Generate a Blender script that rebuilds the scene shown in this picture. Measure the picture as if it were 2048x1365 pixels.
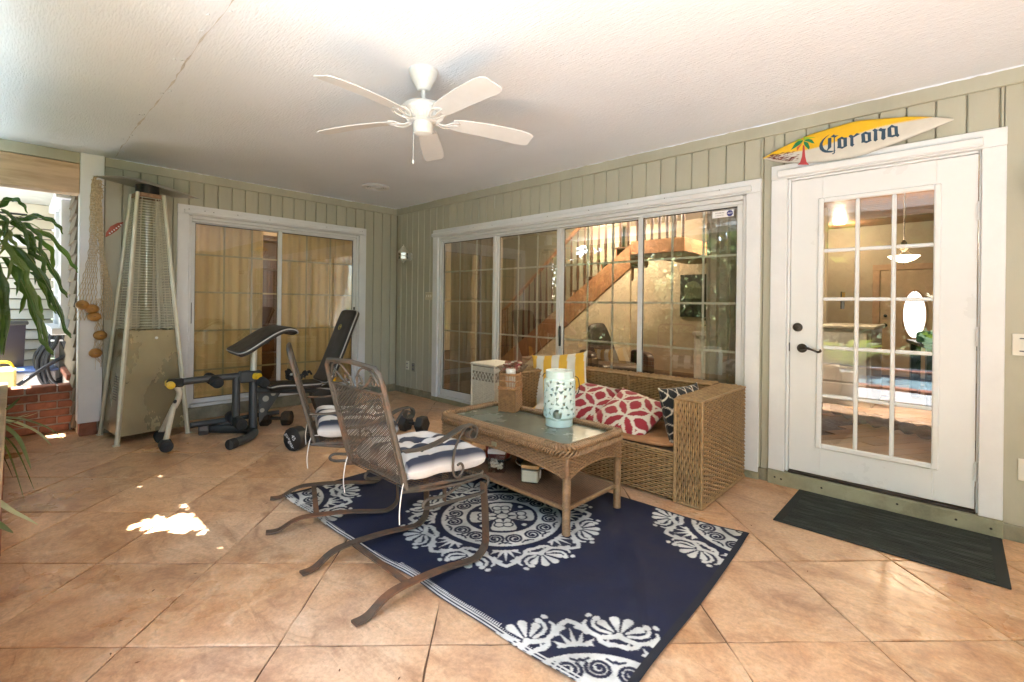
import bpy, math, random
import numpy as np
from mathutils import Vector, Matrix
random.seed(7); RNG = np.random.default_rng(7)
PI = math.pi
S = bpy.context.scene
COL = S.collection
for o in list(bpy.data.objects): bpy.data.objects.remove(o)

# ------------------------------------------------------------------ camera
YAW, ROLL = math.radians(46.625), math.radians(0.70)
cam_d = bpy.data.cameras.new('camera'); cam = bpy.data.objects.new('camera', cam_d); COL.objects.link(cam)
_F = Vector((-math.cos(YAW), math.sin(YAW), 0)); _R = Vector((math.sin(YAW), math.cos(YAW), 0)); _Z = Vector((0, 0, 1))
_X = _R*math.cos(ROLL) + _Z*math.sin(ROLL); _Y = _Z*math.cos(ROLL) - _R*math.sin(ROLL)
cam.matrix_world = Matrix(((_X.x, _Y.x, -_F.x, 5.774), (_X.y, _Y.y, -_F.y, -3.728), (_X.z, _Y.z, -_F.z, 1.247), (0, 0, 0, 1)))
cam_d.sensor_width = 36; cam_d.lens = 36*942.2/2048; cam_d.shift_y = -0.0363
cam_d.clip_start = 0.02; cam_d.clip_end = 2000
S.camera = cam

# ------------------------------------------------------------------ sky and sun
SUN = Vector((-0.45, -0.75, 1.5)).normalized()
W = bpy.data.worlds.new('World'); S.world = W; W.use_nodes = True
nt = W.node_tree; nt.nodes.clear()
sky = nt.nodes.new('ShaderNodeTexSky'); sky.sky_type = 'NISHITA'; sky.sun_disc = False
sky.sun_elevation = math.asin(SUN.z); sky.sun_rotation = math.atan2(SUN.x, SUN.y)
bg = nt.nodes.new('ShaderNodeBackground'); bg.inputs['Strength'].default_value = 0.15
wo = nt.nodes.new('ShaderNodeOutputWorld')
nt.links.new(sky.outputs[0], bg.inputs[0]); nt.links.new(bg.outputs[0], wo.inputs[0])
sl = bpy.data.lights.new('sun', 'SUN'); sl.energy = 5.0; sl.angle = math.radians(0.53); sl.color = (1.0, 0.985, 0.96)
so = bpy.data.objects.new('sun', sl); COL.objects.link(so); so.rotation_euler = SUN.to_track_quat('Z', 'Y').to_euler(); so.location = (0, -10, 20)
S.view_settings.view_transform = 'Standard'; S.view_settings.look = 'None'
S.view_settings.exposure = 3.7; S.view_settings.gamma = 1.0
S.cycles.use_denoising = True
S.cycles.max_bounces = 14; S.cycles.diffuse_bounces = 10; S.cycles.glossy_bounces = 4; S.cycles.transparent_max_bounces = 16
S.cycles.sample_clamp_indirect = 8.0; S.cycles.blur_glossy = 0.6
S.cycles.caustics_reflective = False; S.cycles.caustics_refractive = False

# ------------------------------------------------------------------ material helpers
MATS = {}
def nodes_of(name):
    m = bpy.data.materials.new(name); m.use_nodes = True
    n = m.node_tree.nodes; l = m.node_tree.links
    return m, n, l, n['Principled BSDF']
def noise(n, l, vec, scale, detail=4, rough=.6, dist=0):
    t = n.new('ShaderNodeTexNoise'); t.inputs['Scale'].default_value = scale; t.inputs['Detail'].default_value = detail
    t.inputs['Roughness'].default_value = rough; t.inputs['Distortion'].default_value = dist
    if vec is not None: l.new(vec, t.inputs['Vector'])
    return t
def ramp(n, l, fac, stops):
    r = n.new('ShaderNodeValToRGB'); e = r.color_ramp.elements
    while len(e) < len(stops): e.new(0.5)
    for k, (p, c) in enumerate(stops):
        e[k].position = p; e[k].color = (*c, 1) if len(c) == 3 else c
    l.new(fac, r.inputs[0]); return r
def mixc(n, l, fac, a, b, mode='MIX'):
    x = n.new('ShaderNodeMix'); x.data_type = 'RGBA'; x.blend_type = mode
    for s, val in ((0, fac), (6, a), (7, b)):
        if isinstance(val, (int, float)): x.inputs[s].default_value = val
        elif isinstance(val, tuple): x.inputs[s].default_value = (*val, 1)
        else: l.new(val, x.inputs[s])
    return x.outputs[2]
def math_n(n, l, op, a, b=None, c=None):
    x = n.new('ShaderNodeMath'); x.operation = op
    for s, val in enumerate((a, b, c)):
        if val is None: continue
        if isinstance(val, (int, float)): x.inputs[s].default_value = val
        else: l.new(val, x.inputs[s])
    return x.outputs[0]
def coord(n, which='Object'):
    return n.new('ShaderNodeTexCoord').outputs[which]
def mapping(n, l, vec, scale=(1, 1, 1), rot=(0, 0, 0)):
    m = n.new('ShaderNodeMapping'); m.inputs['Scale'].default_value = scale; m.inputs['Rotation'].default_value = rot
    l.new(vec, m.inputs['Vector']); return m.outputs[0]
def add_bump(n, l, bsdf, height, strength=.3, dist=.01):
    b = n.new('ShaderNodeBump'); b.inputs['Strength'].default_value = strength; b.inputs['Distance'].default_value = dist
    l.new(height, b.inputs['Height']); l.new(b.outputs[0], bsdf.inputs['Normal'])
def mk(name, col, rough=.5, metal=0., var=.12, scale=6., stretch=(1, 1, 1), bump=0., bscale=80., spec=.5, attr=None, dirt=None, dscale=3., per_obj=0., sheen=0.):
    """general surface: base colour with two scales of variation, optional grime, relief, per-piece tint"""
    if name in MATS: return MATS[name]
    m, n, l, b = nodes_of(name)
    v = mapping(n, l, coord(n), stretch)
    if attr:
        a = n.new('ShaderNodeAttribute'); a.attribute_name = attr; c = a.outputs['Color']
    else:
        rgb = n.new('ShaderNodeRGB'); rgb.outputs[0].default_value = (*col, 1); c = rgb.outputs[0]
    t = noise(n, l, v, scale, 6, .65)
    r = ramp(n, l, t.outputs['Fac'], [(.3, (1-var*1.4,)*3), (.7, (1+var*.6,)*3)])
    c = mixc(n, l, 1.0, c, r.outputs[0], 'MULTIPLY')
    if per_obj:
        oi = n.new('ShaderNodeObjectInfo')
        r2 = ramp(n, l, oi.outputs['Random'], [(0, (1-per_obj,)*3), (1, (1+per_obj*.6,)*3)])
        c = mixc(n, l, 1.0, c, r2.outputs[0], 'MULTIPLY')
    if dirt:
        t2 = noise(n, l, v, dscale, 8, .7)
        f = ramp(n, l, t2.outputs['Fac'], [(.50, (0, 0, 0)), (.72, (1, 1, 1))])
        c = mixc(n, l, f.outputs[0], c, dirt)
    l.new(c, b.inputs['Base Color'])
    rr = ramp(n, l, t.outputs['Fac'], [(.3, (max(rough-.08, .02),)*3), (.7, (min(rough+.1, 1),)*3)])
    l.new(rr.outputs[0], b.inputs['Roughness'])
    b.inputs['Metallic'].default_value = metal; b.inputs['Specular IOR Level'].default_value = spec
    if sheen: b.inputs['Sheen Weight'].default_value = sheen
    if bump:
        t3 = noise(n, l, v, bscale, 5, .6); add_bump(n, l, b, t3.outputs['Fac'], bump, .004)
    MATS[name] = m; return m
def leafy(name, col, var=.35, scale=2., rough=.4, trans=.4, tcol=None):
    """leaf: glossy-ish face that lets part of the light through"""
    if name in MATS: return MATS[name]
    m = mk(name, col, rough, var=var, scale=scale); n = m.node_tree.nodes; l = m.node_tree.links
    b = n['Principled BSDF']; out = n['Material Output']; t = n.new('ShaderNodeBsdfTranslucent'); t.inputs[0].default_value = (*(tcol or (col[0]*2.6, col[1]*2.0, col[2]*1.2)), 1)
    mx = n.new('ShaderNodeMixShader'); mx.inputs[0].default_value = trans; l.new(b.outputs[0], mx.inputs[1]); l.new(t.outputs[0], mx.inputs[2]); l.new(mx.outputs[0], out.inputs[0]); return m
def glassmat(name, tint=(.93, .93, .88), gain=2.0, base=.02, rough=0.):
    if name in MATS: return MATS[name]
    m, n, l, b = nodes_of(name); n.remove(b)
    out = n['Material Output']
    fr = n.new('ShaderNodeLayerWeight'); fr.inputs[0].default_value = .5
    f = math_n(n, l, 'MULTIPLY_ADD', math_n(n, l, 'POWER', fr.outputs['Facing'], 5.0), .96, .04)
    f = math_n(n, l, 'MULTIPLY_ADD', f, gain, base); f = math_n(n, l, 'MINIMUM', f, .9)
    tr = n.new('ShaderNodeBsdfTransparent'); tr.inputs[0].default_value = (*tint, 1)
    gl = n.new('ShaderNodeBsdfGlossy'); gl.inputs['Roughness'].default_value = rough
    # slightly uneven panes, so reflections waver
    t = noise(n, l, coord(n), 1.6, 2, .5); bp = n.new('ShaderNodeBump'); bp.inputs['Strength'].default_value = .06; bp.inputs['Distance'].default_value = .02
    l.new(t.outputs['Fac'], bp.inputs['Height']); l.new(bp.outputs[0], gl.inputs['Normal'])
    mx = n.new('ShaderNodeMixShader'); l.new(f, mx.inputs[0]); l.new(tr.outputs[0], mx.inputs[1]); l.new(gl.outputs[0], mx.inputs[2])
    l.new(mx.outputs[0], out.inputs[0]); MATS[name] = m; return m
def emis(name, col, s):
    if name in MATS: return MATS[name]
    m, n, l, b = nodes_of(name)
    t = noise(n, l, coord(n), 5); r = ramp(n, l, t.outputs['Fac'], [(.3, tuple(c*.9 for c in col)), (.7, col)])
    l.new(r.outputs[0], b.inputs['Emission Color']); b.inputs['Emission Strength'].default_value = s
    b.inputs['Base Color'].default_value = (*col, 1); MATS[name] = m; return m

# ------------------------------------------------------------------ mesh helpers
def V3(p): return np.asarray(p, dtype=float)
class MB:
    def __init__(s): s.v = []; s.f = []; s.m = []; s.n = 0
    def add(s, vs, fs, mi=0, M=None):
        vs = np.asarray(vs, dtype=float).reshape(-1, 3)
        if M is not None:
            A = np.array(M); vs = vs@A[:3, :3].T + A[:3, 3]
        s.v.append(vs)
        for f in fs: s.f.append(tuple(i+s.n for i in f)); s.m.append(mi)
        s.n += len(vs); return s
    def box(s, lo, hi, mi=0, M=None):
        x0, y0, z0 = lo; x1, y1, z1 = hi
        return s.add([(x0, y0, z0), (x1, y0, z0), (x1, y1, z0), (x0, y1, z0), (x0, y0, z1), (x1, y0, z1), (x1, y1, z1), (x0, y1, z1)],
                     [(3, 2, 1, 0), (4, 5, 6, 7), (0, 1, 5, 4), (1, 2, 6, 5), (2, 3, 7, 6), (3, 0, 4, 7)], mi, M)
    def cbox(s, lo, hi, c=.004, mi=0, M=None):
        """box with chamfered edges"""
        lo = V3(lo); hi = V3(hi); c = min(c, *(0.45*(hi-lo)))
        vs = []; idx = {}
        for ax in range(3):
            for sx in (0, 1):
                for sy in (0, 1):
                    for sz in (0, 1):
                        p = [(hi if t else lo)[k] for k, t in enumerate((sx, sy, sz))]
                        for k, t in enumerate((sx, sy, sz)):
                            if k != ax: p[k] += -c if t else c
                        idx[(ax, sx, sy, sz)] = len(vs); vs.append(p)
        F = []
        I = lambda a, t: idx[(a, *t)]
        for ax in range(3):
            o1, o2 = (ax+1) % 3, (ax+2) % 3
            for sd in (0, 1):
                q = []
                for a, b in ((0, 0), (1, 0), (1, 1), (0, 1)):
                    t = [0, 0, 0]; t[ax] = sd; t[o1] = a; t[o2] = b; q.append(I(ax, t))
                F.append(q if sd else q[::-1])
            for a in (0, 1):       # edges parallel to ax: between faces o1 and o2
                for b in (0, 1):
                    t0 = [0, 0, 0]; t1 = [0, 0, 0]
                    t0[o1] = t1[o1] = a; t0[o2] = t1[o2] = b; t1[ax] = 1
                    q = [I(o1, t0), I(o1, t1), I(o2, t1), I(o2, t0)]
                    F.append(q if (a == b) else q[::-1])
        for sx in (0, 1):
            for sy in (0, 1):
                for sz in (0, 1):
                    t = (sx, sy, sz); q = [I(0, t), I(1, t), I(2, t)]
                    F.append(q if (sx+sy+sz) % 2 == 1 else q[::-1])
        return s.add(vs, F, mi, M)
    def tube(s, pts, r, n=8, mi=0, M=None, closed=False, caps=True, flat=None):
        P = V3(pts); k = len(P); r = np.full(k, r) if np.isscalar(r) else V3(r)
        T = np.zeros_like(P)
        for i in range(k):
            a = P[(i-1) % k] if (closed or i > 0) else P[0]; b = P[(i+1) % k] if (closed or i < k-1) else P[-1]
            d = b-a; T[i] = d/(np.linalg.norm(d)+1e-12)
        up = np.array([0, 0, 1.]) if abs(T[0][2]) < .9 else np.array([1., 0, 0])
        N = np.cross(T[0], up); N /= np.linalg.norm(N)
        vs = []
        for i in range(k):
            N = N-T[i]*(N@T[i]); N /= (np.linalg.norm(N)+1e-12); B = np.cross(T[i], N)
            for j in range(n):
                a = 2*PI*j/n; vs.append(P[i]+r[i]*(N*math.cos(a)+B*math.sin(a)))
        fs = []
        for i in range(k if closed else k-1):
            i2 = (i+1) % k
            for j in range(n): fs.append((i*n+j, i*n+(j+1) % n, i2*n+(j+1) % n, i2*n+j))
        if caps and not closed:
            fs.append(tuple(range(n))[::-1]); fs.append(tuple((k-1)*n+j for j in range(n)))
        return s.add(vs, fs, mi, M)
    def bar(s, pts, w, t, side, mi=0, M=None):
        """flat bar: rectangle w (along side) by t swept along pts"""
        P = V3(pts); k = len(P); sd = V3(side); sd = sd/np.linalg.norm(sd); vs = []
        for i in range(k):
            d = P[min(i+1, k-1)]-P[max(i-1, 0)]; d /= (np.linalg.norm(d)+1e-12); nn = np.cross(d, sd); nn /= (np.linalg.norm(nn)+1e-12)
            for a, b in ((-1, -1), (1, -1), (1, 1), (-1, 1)): vs.append(P[i]+sd*a*w/2+nn*b*t/2)
        fs = []
        for i in range(k-1):
            for j in range(4): fs.append((i*4+j, (i+1)*4+j, (i+1)*4+(j+1) % 4, i*4+(j+1) % 4))
        fs.append((0, 1, 2, 3)); fs.append(tuple((k-1)*4+j for j in (3, 2, 1, 0)))
        return s.add(vs, fs, mi, M)
    def lathe(s, prof, n=24, mi=0, M=None, cap=True):
        vs = []; fs = []
        for r, z in prof:
            for j in range(n): vs.append((r*math.cos(2*PI*j/n), r*math.sin(2*PI*j/n), z))
        k = len(prof)
        for i in range(k-1):
            for j in range(n): fs.append((i*n+j, i*n+(j+1) % n, (i+1)*n+(j+1) % n, (i+1)*n+j))
        if cap:
            if prof[0][0] > 1e-4: fs.append(tuple(range(n))[::-1])
            if prof[-1][0] > 1e-4: fs.append(tuple((k-1)*n+j for j in range(n)))
        return s.add(vs, fs, mi, M)
    def prism(s, poly, z0, z1, mi=0, M=None):
        k = len(poly); A = sum(poly[i][0]*poly[(i+1) % k][1]-poly[(i+1) % k][0]*poly[i][1] for i in range(k))
        if A < 0: poly = poly[::-1]
        vs = [(x, y, z0) for x, y in poly]+[(x, y, z1) for x, y in poly]
        fs = [tuple(range(k))[::-1], tuple(range(k, 2*k))]+[(i, (i+1) % k, (i+1) % k+k, i+k) for i in range(k)]
        return s.add(vs, fs, mi, M)
    def grid(s, P, mi=0, M=None, closeu=False):
        nu, nv = P.shape[:2]; fs = []
        for i in range(nu if closeu else nu-1):
            for j in range(nv-1): fs.append((i*nv+j, ((i+1) % nu)*nv+j, ((i+1) % nu)*nv+j+1, i*nv+j+1))
        return s.add(P.reshape(-1, 3), fs, mi, M)
    def mesh(s, name, mats, smooth=True, ang=38):
        me = bpy.data.meshes.new(name)
        vs = np.concatenate(s.v) if s.v else np.zeros((0, 3))
        me.from_pydata(vs.tolist(), [], s.f)
        for m in (mats if isinstance(mats, (list, tuple)) else [mats]): me.materials.append(m)
        if any(s.m): me.polygons.foreach_set('material_index', s.m)
        if smooth:
            me.polygons.foreach_set('use_smooth', [True]*len(me.polygons)); me.set_sharp_from_angle(angle=math.radians(ang))
        me.update(); return me
    def build(s, name, mats, parent=None, smooth=True, ang=38, **kw):
        return obj(name, s.mesh(name, mats, smooth, ang), parent, **kw)
def obj(name, me, parent=None, loc=None, rot=None, label=None, cat=None, group=None, kind=None):
    o = bpy.data.objects.new(name, me); COL.objects.link(o)
    if parent is not None: o.parent = parent
    if loc is not None: o.location = loc
    if rot is not None: o.rotation_euler = rot
    tag(o, label, cat, group, kind); return o
def tag(o, label=None, cat=None, group=None, kind=None):
    if label: o['label'] = label
    if cat: o['category'] = cat
    if group: o['group'] = group
    if kind: o['kind'] = kind
    return o
def thing(name, label, cat, loc=(0, 0, 0), rz=0., group=None):
    o = bpy.data.objects.new(name, None); COL.objects.link(o); o.location = loc; o.rotation_euler = (0, 0, rz)
    o.empty_display_size = .1; return tag(o, label, cat, group)
def copy_tree(o, parent=None):
    c = o.copy(); COL.objects.link(c); c.parent = parent
    for ch in o.children: copy_tree(ch, c)
    return c
def set_col(me, cols, name='Col'):
    a = me.color_attributes.new(name, 'FLOAT_COLOR', 'POINT')
    c = np.ones((len(me.vertices), 4), dtype=np.float32); c[:, :3] = cols
    a.data.foreach_set('color', c.ravel())
def arc(c, r, a0, a1, n, plane='xz'):
    out = []
    for i in range(n+1):
        a = a0+(a1-a0)*i/n; x, y = c[0]+r*math.cos(a), c[1]+r*math.sin(a); out.append((x, y))
    return out
def spline(pts, n=8):
    """Catmull-Rom through pts"""
    P = V3(pts); out = []
    for i in range(len(P)-1):
        p0 = P[max(i-1, 0)]; p1 = P[i]; p2 = P[i+1]; p3 = P[min(i+2, len(P)-1)]
        for k in range(n):
            t = k/n; out.append(.5*((2*p1)+(-p0+p2)*t+(2*p0-5*p1+4*p2-p3)*t*t+(-p0+3*p1-3*p2+p3)*t**3))
    out.append(P[-1]); return np.array(out)
def clip_poly(poly, a, b, c):
    """keep a*x+b*y<=c"""
    out = []
    for i in range(len(poly)):
        p, q = poly[i], poly[(i+1) % len(poly)]; dp = a*p[0]+b*p[1]-c; dq = a*q[0]+b*q[1]-c
        if dp <= 0: out.append(p)
        if (dp < 0 < dq) or (dq < 0 < dp):
            t = dp/(dp-dq); out.append((p[0]+(q[0]-p[0])*t, p[1]+(q[1]-p[1])*t))
    return out
def weave(mb, O, U, Vv, lu, lv, p=.012, q=.03, amp=.0035, th=.0035, mask=None, mi=0):
    """woven strands running along U, stacked along Vv, waving over hidden stakes"""
    O = V3(O); U = V3(U); Vv = V3(Vv); Nn = np.cross(U, Vv); Nn /= np.linalg.norm(Nn)
    nr = max(1, int(round(lv/p))); p = lv/nr; ns = max(2, int(round(lu/(q/2)))); u = np.linspace(0, lu, ns+1)
    for j in range(nr):
        vc = (j+.5)*p; h = amp*np.cos(PI*u/q+PI*j)+RNG.normal(0, amp*.12, ns+1)
        ok = np.ones(ns+1, bool) if mask is None else np.array([mask(x, vc) for x in u])
        if ok.sum() < 2: continue
        rows = []
        for dv, dn in ((-p*.52, -th), (0, th*.6), (p*.52, -th)):
            rows.append(O+np.outer(u, U)+Vv*(vc+dv)+np.outer(h+dn, Nn))
        vs = np.concatenate(rows); fs = []; k = ns+1
        for i in range(ns):
            if ok[i] and ok[i+1]:
                for r in (0, 1): fs.append((r*k+i, r*k+i+1, (r+1)*k+i+1, (r+1)*k+i))
        mb.add(vs, fs, mi)
# ================================================================== materials
def floor_mat():
    m, n, l, b = nodes_of('stamped_concrete')
    v = coord(n)
    oi = n.new('ShaderNodeObjectInfo')
    va = n.new('ShaderNodeVectorMath'); va.operation = 'ADD'; l.new(v, va.inputs[0])
    vm = n.new('ShaderNodeVectorMath'); vm.operation = 'SCALE'; vm.inputs[0].default_value = (9, 5, 3); l.new(oi.outputs['Random'], vm.inputs['Scale']); l.new(vm.outputs[0], va.inputs[1])
    vv = va.outputs[0]
    geo = n.new('ShaderNodeNewGeometry').outputs['Position']
    big = noise(n, l, geo, 1.3, 5, .6); med = noise(n, l, vv, 5.5, 7, .66, .6); st = noise(n, l, mapping(n, l, vv, (1.6, 3.4, 1), (0, 0, .5)), 1.6, 8, .66, .7)
    fine = noise(n, l, geo, 55, 6, .7)
    c = ramp(n, l, med.outputs['Fac'], [(.28, (.33, .145, .06)), (.42, (.51, .265, .125)), (.56, (.62, .365, .19)), (.72, (.73, .51, .32))]).outputs[0]
    f1 = ramp(n, l, big.outputs['Fac'], [(.38, (0, 0, 0)), (.66, (1, 1, 1))]).outputs[0]
    c = mixc(n, l, math_n(n, l, 'MULTIPLY', f1, .5), c, (.68, .51, .36))
    f2 = ramp(n, l, st.outputs['Fac'], [(.52, (0, 0, 0)), (.70, (1, 1, 1))]).outputs[0]
    c = mixc(n, l, math_n(n, l, 'MULTIPLY', f2, .7), c, (.25, .115, .055))
    # rust flecks and dark grime
    rs = noise(n, l, geo, 6.2, 3, .5); fr = ramp(n, l, rs.outputs['Fac'], [(.70, (0, 0, 0)), (.76, (1, 1, 1))]).outputs[0]
    c = mixc(n, l, math_n(n, l, 'MULTIPLY', fr, .6), c, (.45, .14, .02))
    gr = noise(n, l, geo, 11, 9, .8); fg = ramp(n, l, gr.outputs['Fac'], [(.58, (0, 0, 0)), (.78, (1, 1, 1))]).outputs[0]
    c = mixc(n, l, math_n(n, l, 'MULTIPLY', fg, .55), c, (.21, .125, .07))
    sp = ramp(n, l, fine.outputs['Fac'], [(.3, (.78, .78, .78)), (.6, (1.08, 1.08, 1.08))]).outputs[0]
    c = mixc(n, l, 1.0, c, sp, 'MULTIPLY')
    tone = ramp(n, l, oi.outputs['Random'], [(0, (.88, .88, .88)), (1, (1.07, 1.07, 1.07))]).outputs[0]; c = mixc(n, l, 1.0, c, tone, 'MULTIPLY')
    l.new(c, b.inputs['Base Color'])
    rr = ramp(n, l, big.outputs['Fac'], [(.35, (.26,)*3), (.7, (.50,)*3)]).outputs[0]; l.new(rr, b.inputs['Roughness']); b.inputs['Specular IOR Level'].default_value = .45
    # slate-like relief: ledges plus grain
    h1 = noise(n, l, mapping(n, l, vv, (1, 1.8, 1), (0, 0, .5)), 2.4, 5, .55, .5)
    hh = ramp(n, l, h1.outputs['Fac'], [(.36, (0, 0, 0)), (.42, (.35,)*3), (.50, (.42,)*3), (.53, (.75,)*3), (.68, (1, 1, 1))]).outputs[0]
    hsum = math_n(n, l, 'MULTIPLY_ADD', fine.outputs['Fac'], .10, hh)
    add_bump(n, l, b, hsum, .5, .008)
    return m
M_floor = floor_mat()
M_joint = mk('joint_dirt', (.17, .095, .05), .9, var=.3, scale=20)
def ceil_mat():
    m, n, l, b = nodes_of('ceiling_stucco'); v = coord(n)
    t = noise(n, l, v, .9, 5, .6); c = ramp(n, l, t.outputs['Fac'], [(.3, (.73, .785, .86)), (.7, (.79, .845, .92))]).outputs[0]
    st = noise(n, l, mapping(n, l, v, (1, 2.5, 1)), 1.1, 6, .6); f = ramp(n, l, st.outputs['Fac'], [(.62, (0, 0, 0)), (.85, (1, 1, 1))]).outputs[0]
    c = mixc(n, l, math_n(n, l, 'MULTIPLY', f, .45), c, (.54, .56, .58))
    l.new(c, b.inputs['Base Color']); b.inputs['Roughness'].default_value = .9
    fi = noise(n, l, v, 70, 4, .6); ln = noise(n, l, mapping(n, l, v, (4, 30, 1), (0, 0, .6)), 4, 3, .5)
    h = math_n(n, l, 'MULTIPLY_ADD', ln.outputs['Fac'], .8, fi.outputs['Fac']); add_bump(n, l, b, h, .55, .007)
    return m
M_ceil = ceil_mat()
M_sage = mk('sage_paint', (.46, .455, .365), .55, var=.12, scale=2.5, stretch=(1, 1, .3), bump=.15, bscale=50, per_obj=.05, dirt=(.385, .375, .29), dscale=2.2)
M_sage_d = mk('sage_paint_worn', (.35, .335, .225), .6, var=.2, scale=5, bump=.2, bscale=60, dirt=(.16, .14, .085), dscale=4)
M_gap = mk('groove_dark', (.25, .24, .18), .8)
M_white = mk('white_paint', (.74, .765, .79), .42, var=.06, scale=3, bump=.06, bscale=40)
M_door = mk('door_paint', (.74, .765, .785), .32, var=.03, scale=2, bump=.03, bscale=30)
M_alu = mk('white_aluminium', (.68, .70, .71), .38, var=.05, scale=4)
M_grid = mk('window_grid', (.70, .70, .62), .5, var=.05)
M_track = mk('dark_gasket', (.03, .03, .028), .6)
M_black = mk('black_metal', (.025, .025, .025), .45, var=.2)
M_bronze = mk('dark_bronze', (.055, .045, .038), .36, metal=.6, var=.3, scale=20)
M_glass = glassmat('window_glass', (.86, .86, .81), 5.2, .05)
M_glassD = glassmat('door_glass', (.92, .92, .87), 2.4, .02)
M_glassB = glassmat('amber_window_glass', (.93, .89, .78), 3.4, .03)
M_conc = mk('mossy_concrete', (.30, .28, .20), .85, var=.3, scale=6, bump=.4, bscale=40, dirt=(.13, .12, .07), dscale=5)
M_beam = mk('rough_beam', (.64, .46, .31), .7, var=.2, scale=3, stretch=(1, .35, 3), bump=.35, bscale=30, dirt=(.40, .27, .16), dscale=5)
M_siding = mk('cream_siding', (.72, .66, .52), .6, var=.06, scale=3, bump=.05, per_obj=.03)
M_sidebd = mk('shaded_siding', (.17, .135, .09), .7, var=.15, per_obj=.08)  # base colour darkened to put shade on the side wall boards
M_soffit = mk('soffit_paint', (.55, .55, .50), .7, var=.1)
M_brick = mk('red_brick', (.35, .14, .085), .85, var=.35, scale=14, bump=.5, bscale=45, per_obj=.35, dirt=(.24, .11, .075), dscale=7)
M_mortar = mk('mortar', (.40, .36, .31), .95, var=.2, scale=20, bump=.4)

def struct(name, mb, mat, **kw): return mb.build(name, mat, kind='structure', **kw)
H = 2.565
# ================================================================== floor: 45-degree scored slabs
fl = MB(); fl.box((-.62, -4.25, -.20), (9.0, .10, -.0075)); floor = struct('floor', fl, M_joint, smooth=False)
sp = .5485; ox, oy = 3.612, -3.448; ca = sa = math.sqrt(.5)
reg = [(1, 0, 8.95), (-1, 0, .60), (0, 1, .06), (0, -1, 4.22)]
def wob(p, q, k=5, a=.0035):
    out = []
    for i in range(k):
        t = i/k; w = 0 if i == 0 else random.uniform(-a, a); d = (q[0]-p[0], q[1]-p[1]); L = math.hypot(*d) or 1
        out.append((p[0]+d[0]*t-d[1]/L*w, p[1]+d[1]*t+d[0]/L*w))
    return out
for i in range(-16, 18):
    for j in range(-16, 18):
        g = .0028
        sq = [(i*sp+g, j*sp+g), ((i+1)*sp-g, j*sp+g), ((i+1)*sp-g, (j+1)*sp-g), (i*sp+g, (j+1)*sp-g)]
        sq = [(ox+x*ca-y*sa, oy+x*sa+y*ca) for x, y in sq]
        for r in reg: sq = clip_poly(sq, *r) if len(sq) > 2 else []
        if len(sq) < 3: continue
        A = abs(sum(sq[k][0]*sq[(k+1) % len(sq)][1]-sq[(k+1) % len(sq)][0]*sq[k][1] for k in range(len(sq))))/2
        if A < .004: continue
        cx = sum(p[0] for p in sq)/len(sq); cy = sum(p[1] for p in sq)/len(sq)
        ed = []
        for k in range(len(sq)): ed += wob(sq[k], sq[(k+1) % len(sq)])
        ed = [(x-cx, y-cy) for x, y in ed]; k = len(ed)
        def ins(d): return [(x*(1-d/max(math.hypot(x, y), .05)), y*(1-d/max(math.hypot(x, y), .05))) for x, y in ed]
        a0, a1 = ed, ins(.006); dz = random.uniform(-.0006, .0006)
        vs = [(x, y, -.007) for x, y in a0]+[(x, y, -.002) for x, y in a0]+[(x, y, dz) for x, y in a1]
        fs = [(q, (q+1) % k, (q+1) % k+k, q+k) for q in range(k)]+[(q+k, (q+1) % k+k, (q+1) % k+2*k, q+2*k) for q in range(k)]+[tuple(range(2*k, 3*k))]
        t = MB().add(vs, fs); t.build('slab', M_floor, floor, loc=(cx, cy, 0), smooth=False)

# ================================================================== ceiling: two plastered fields meeting at a cracked seam
ce = MB(); ce.box((-.12, -3.09, H), (9.0, .1, H+.2)); ce.box((-.12, -4.2, H-.004), (9.0, -3.092, H+.2))
ceiling = struct('ceiling', ce, M_ceil, smooth=False)
M_crack = mk('cracked_tape', (.62, .62, .61), .9, var=.2, scale=15)
xs = np.linspace(.05, 6, 90); rng = np.random.default_rng(3)
yy = -3.09+np.cumsum(rng.normal(0, .003, 90)); yy -= np.linspace(0, yy[-1]+3.09, 90)
w = np.clip(.0015+rng.normal(0, .003, 90), .0008, .010)
P = np.stack([np.stack([xs, yy-w, np.full(90, H-.0065)], 1), np.stack([xs, yy+w, np.full(90, H-.0065)], 1)], 1)
MB().grid(P).build('plaster_crack', M_crack, ceiling)
for k in range(14):      # lifted flakes of paint beside the seam
    x = random.uniform(.3, 3.5); y = -3.09+random.uniform(-.05, .03); r = random.uniform(.01, .03)
    pl = [(r*math.cos(a)*random.uniform(.5, 1.5)+x, r*.5*math.sin(a)*random.uniform(.5, 1.2)+y) for a in np.linspace(0, 2*PI, 8)[:-1]]
    MB().prism(pl, H-.009, H-.0045).build('paint_flake', M_ceil, ceiling, smooth=False)
# ragged paint line where the ceiling meets the trim
for ax in 'AB':
    n_ = 260; L_ = 8.9 if ax == 'A' else 3.13; u_ = np.linspace(.02, L_, n_); rg = np.random.default_rng(11 if ax == 'A' else 12); w_ = np.clip(.004+np.cumsum(rg.normal(0, .0022, n_))*.35+rg.normal(0, .0015, n_), .0008, .014)
    if ax == 'A': P = np.stack([np.stack([u_, np.full(n_, -.0205), H-.0005-w_], 1), np.stack([u_, np.full(n_, -.0205), np.full(n_, H-.0005)], 1)], 1)
    else: P = np.stack([np.stack([np.full(n_, .0205), -u_, H-.0005-w_], 1), np.stack([np.full(n_, .0205), -u_, np.full(n_, H-.0005)], 1)], 1)
    MB().grid(P).build('paint_edge', M_ceil, ceiling, smooth=False)
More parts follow.
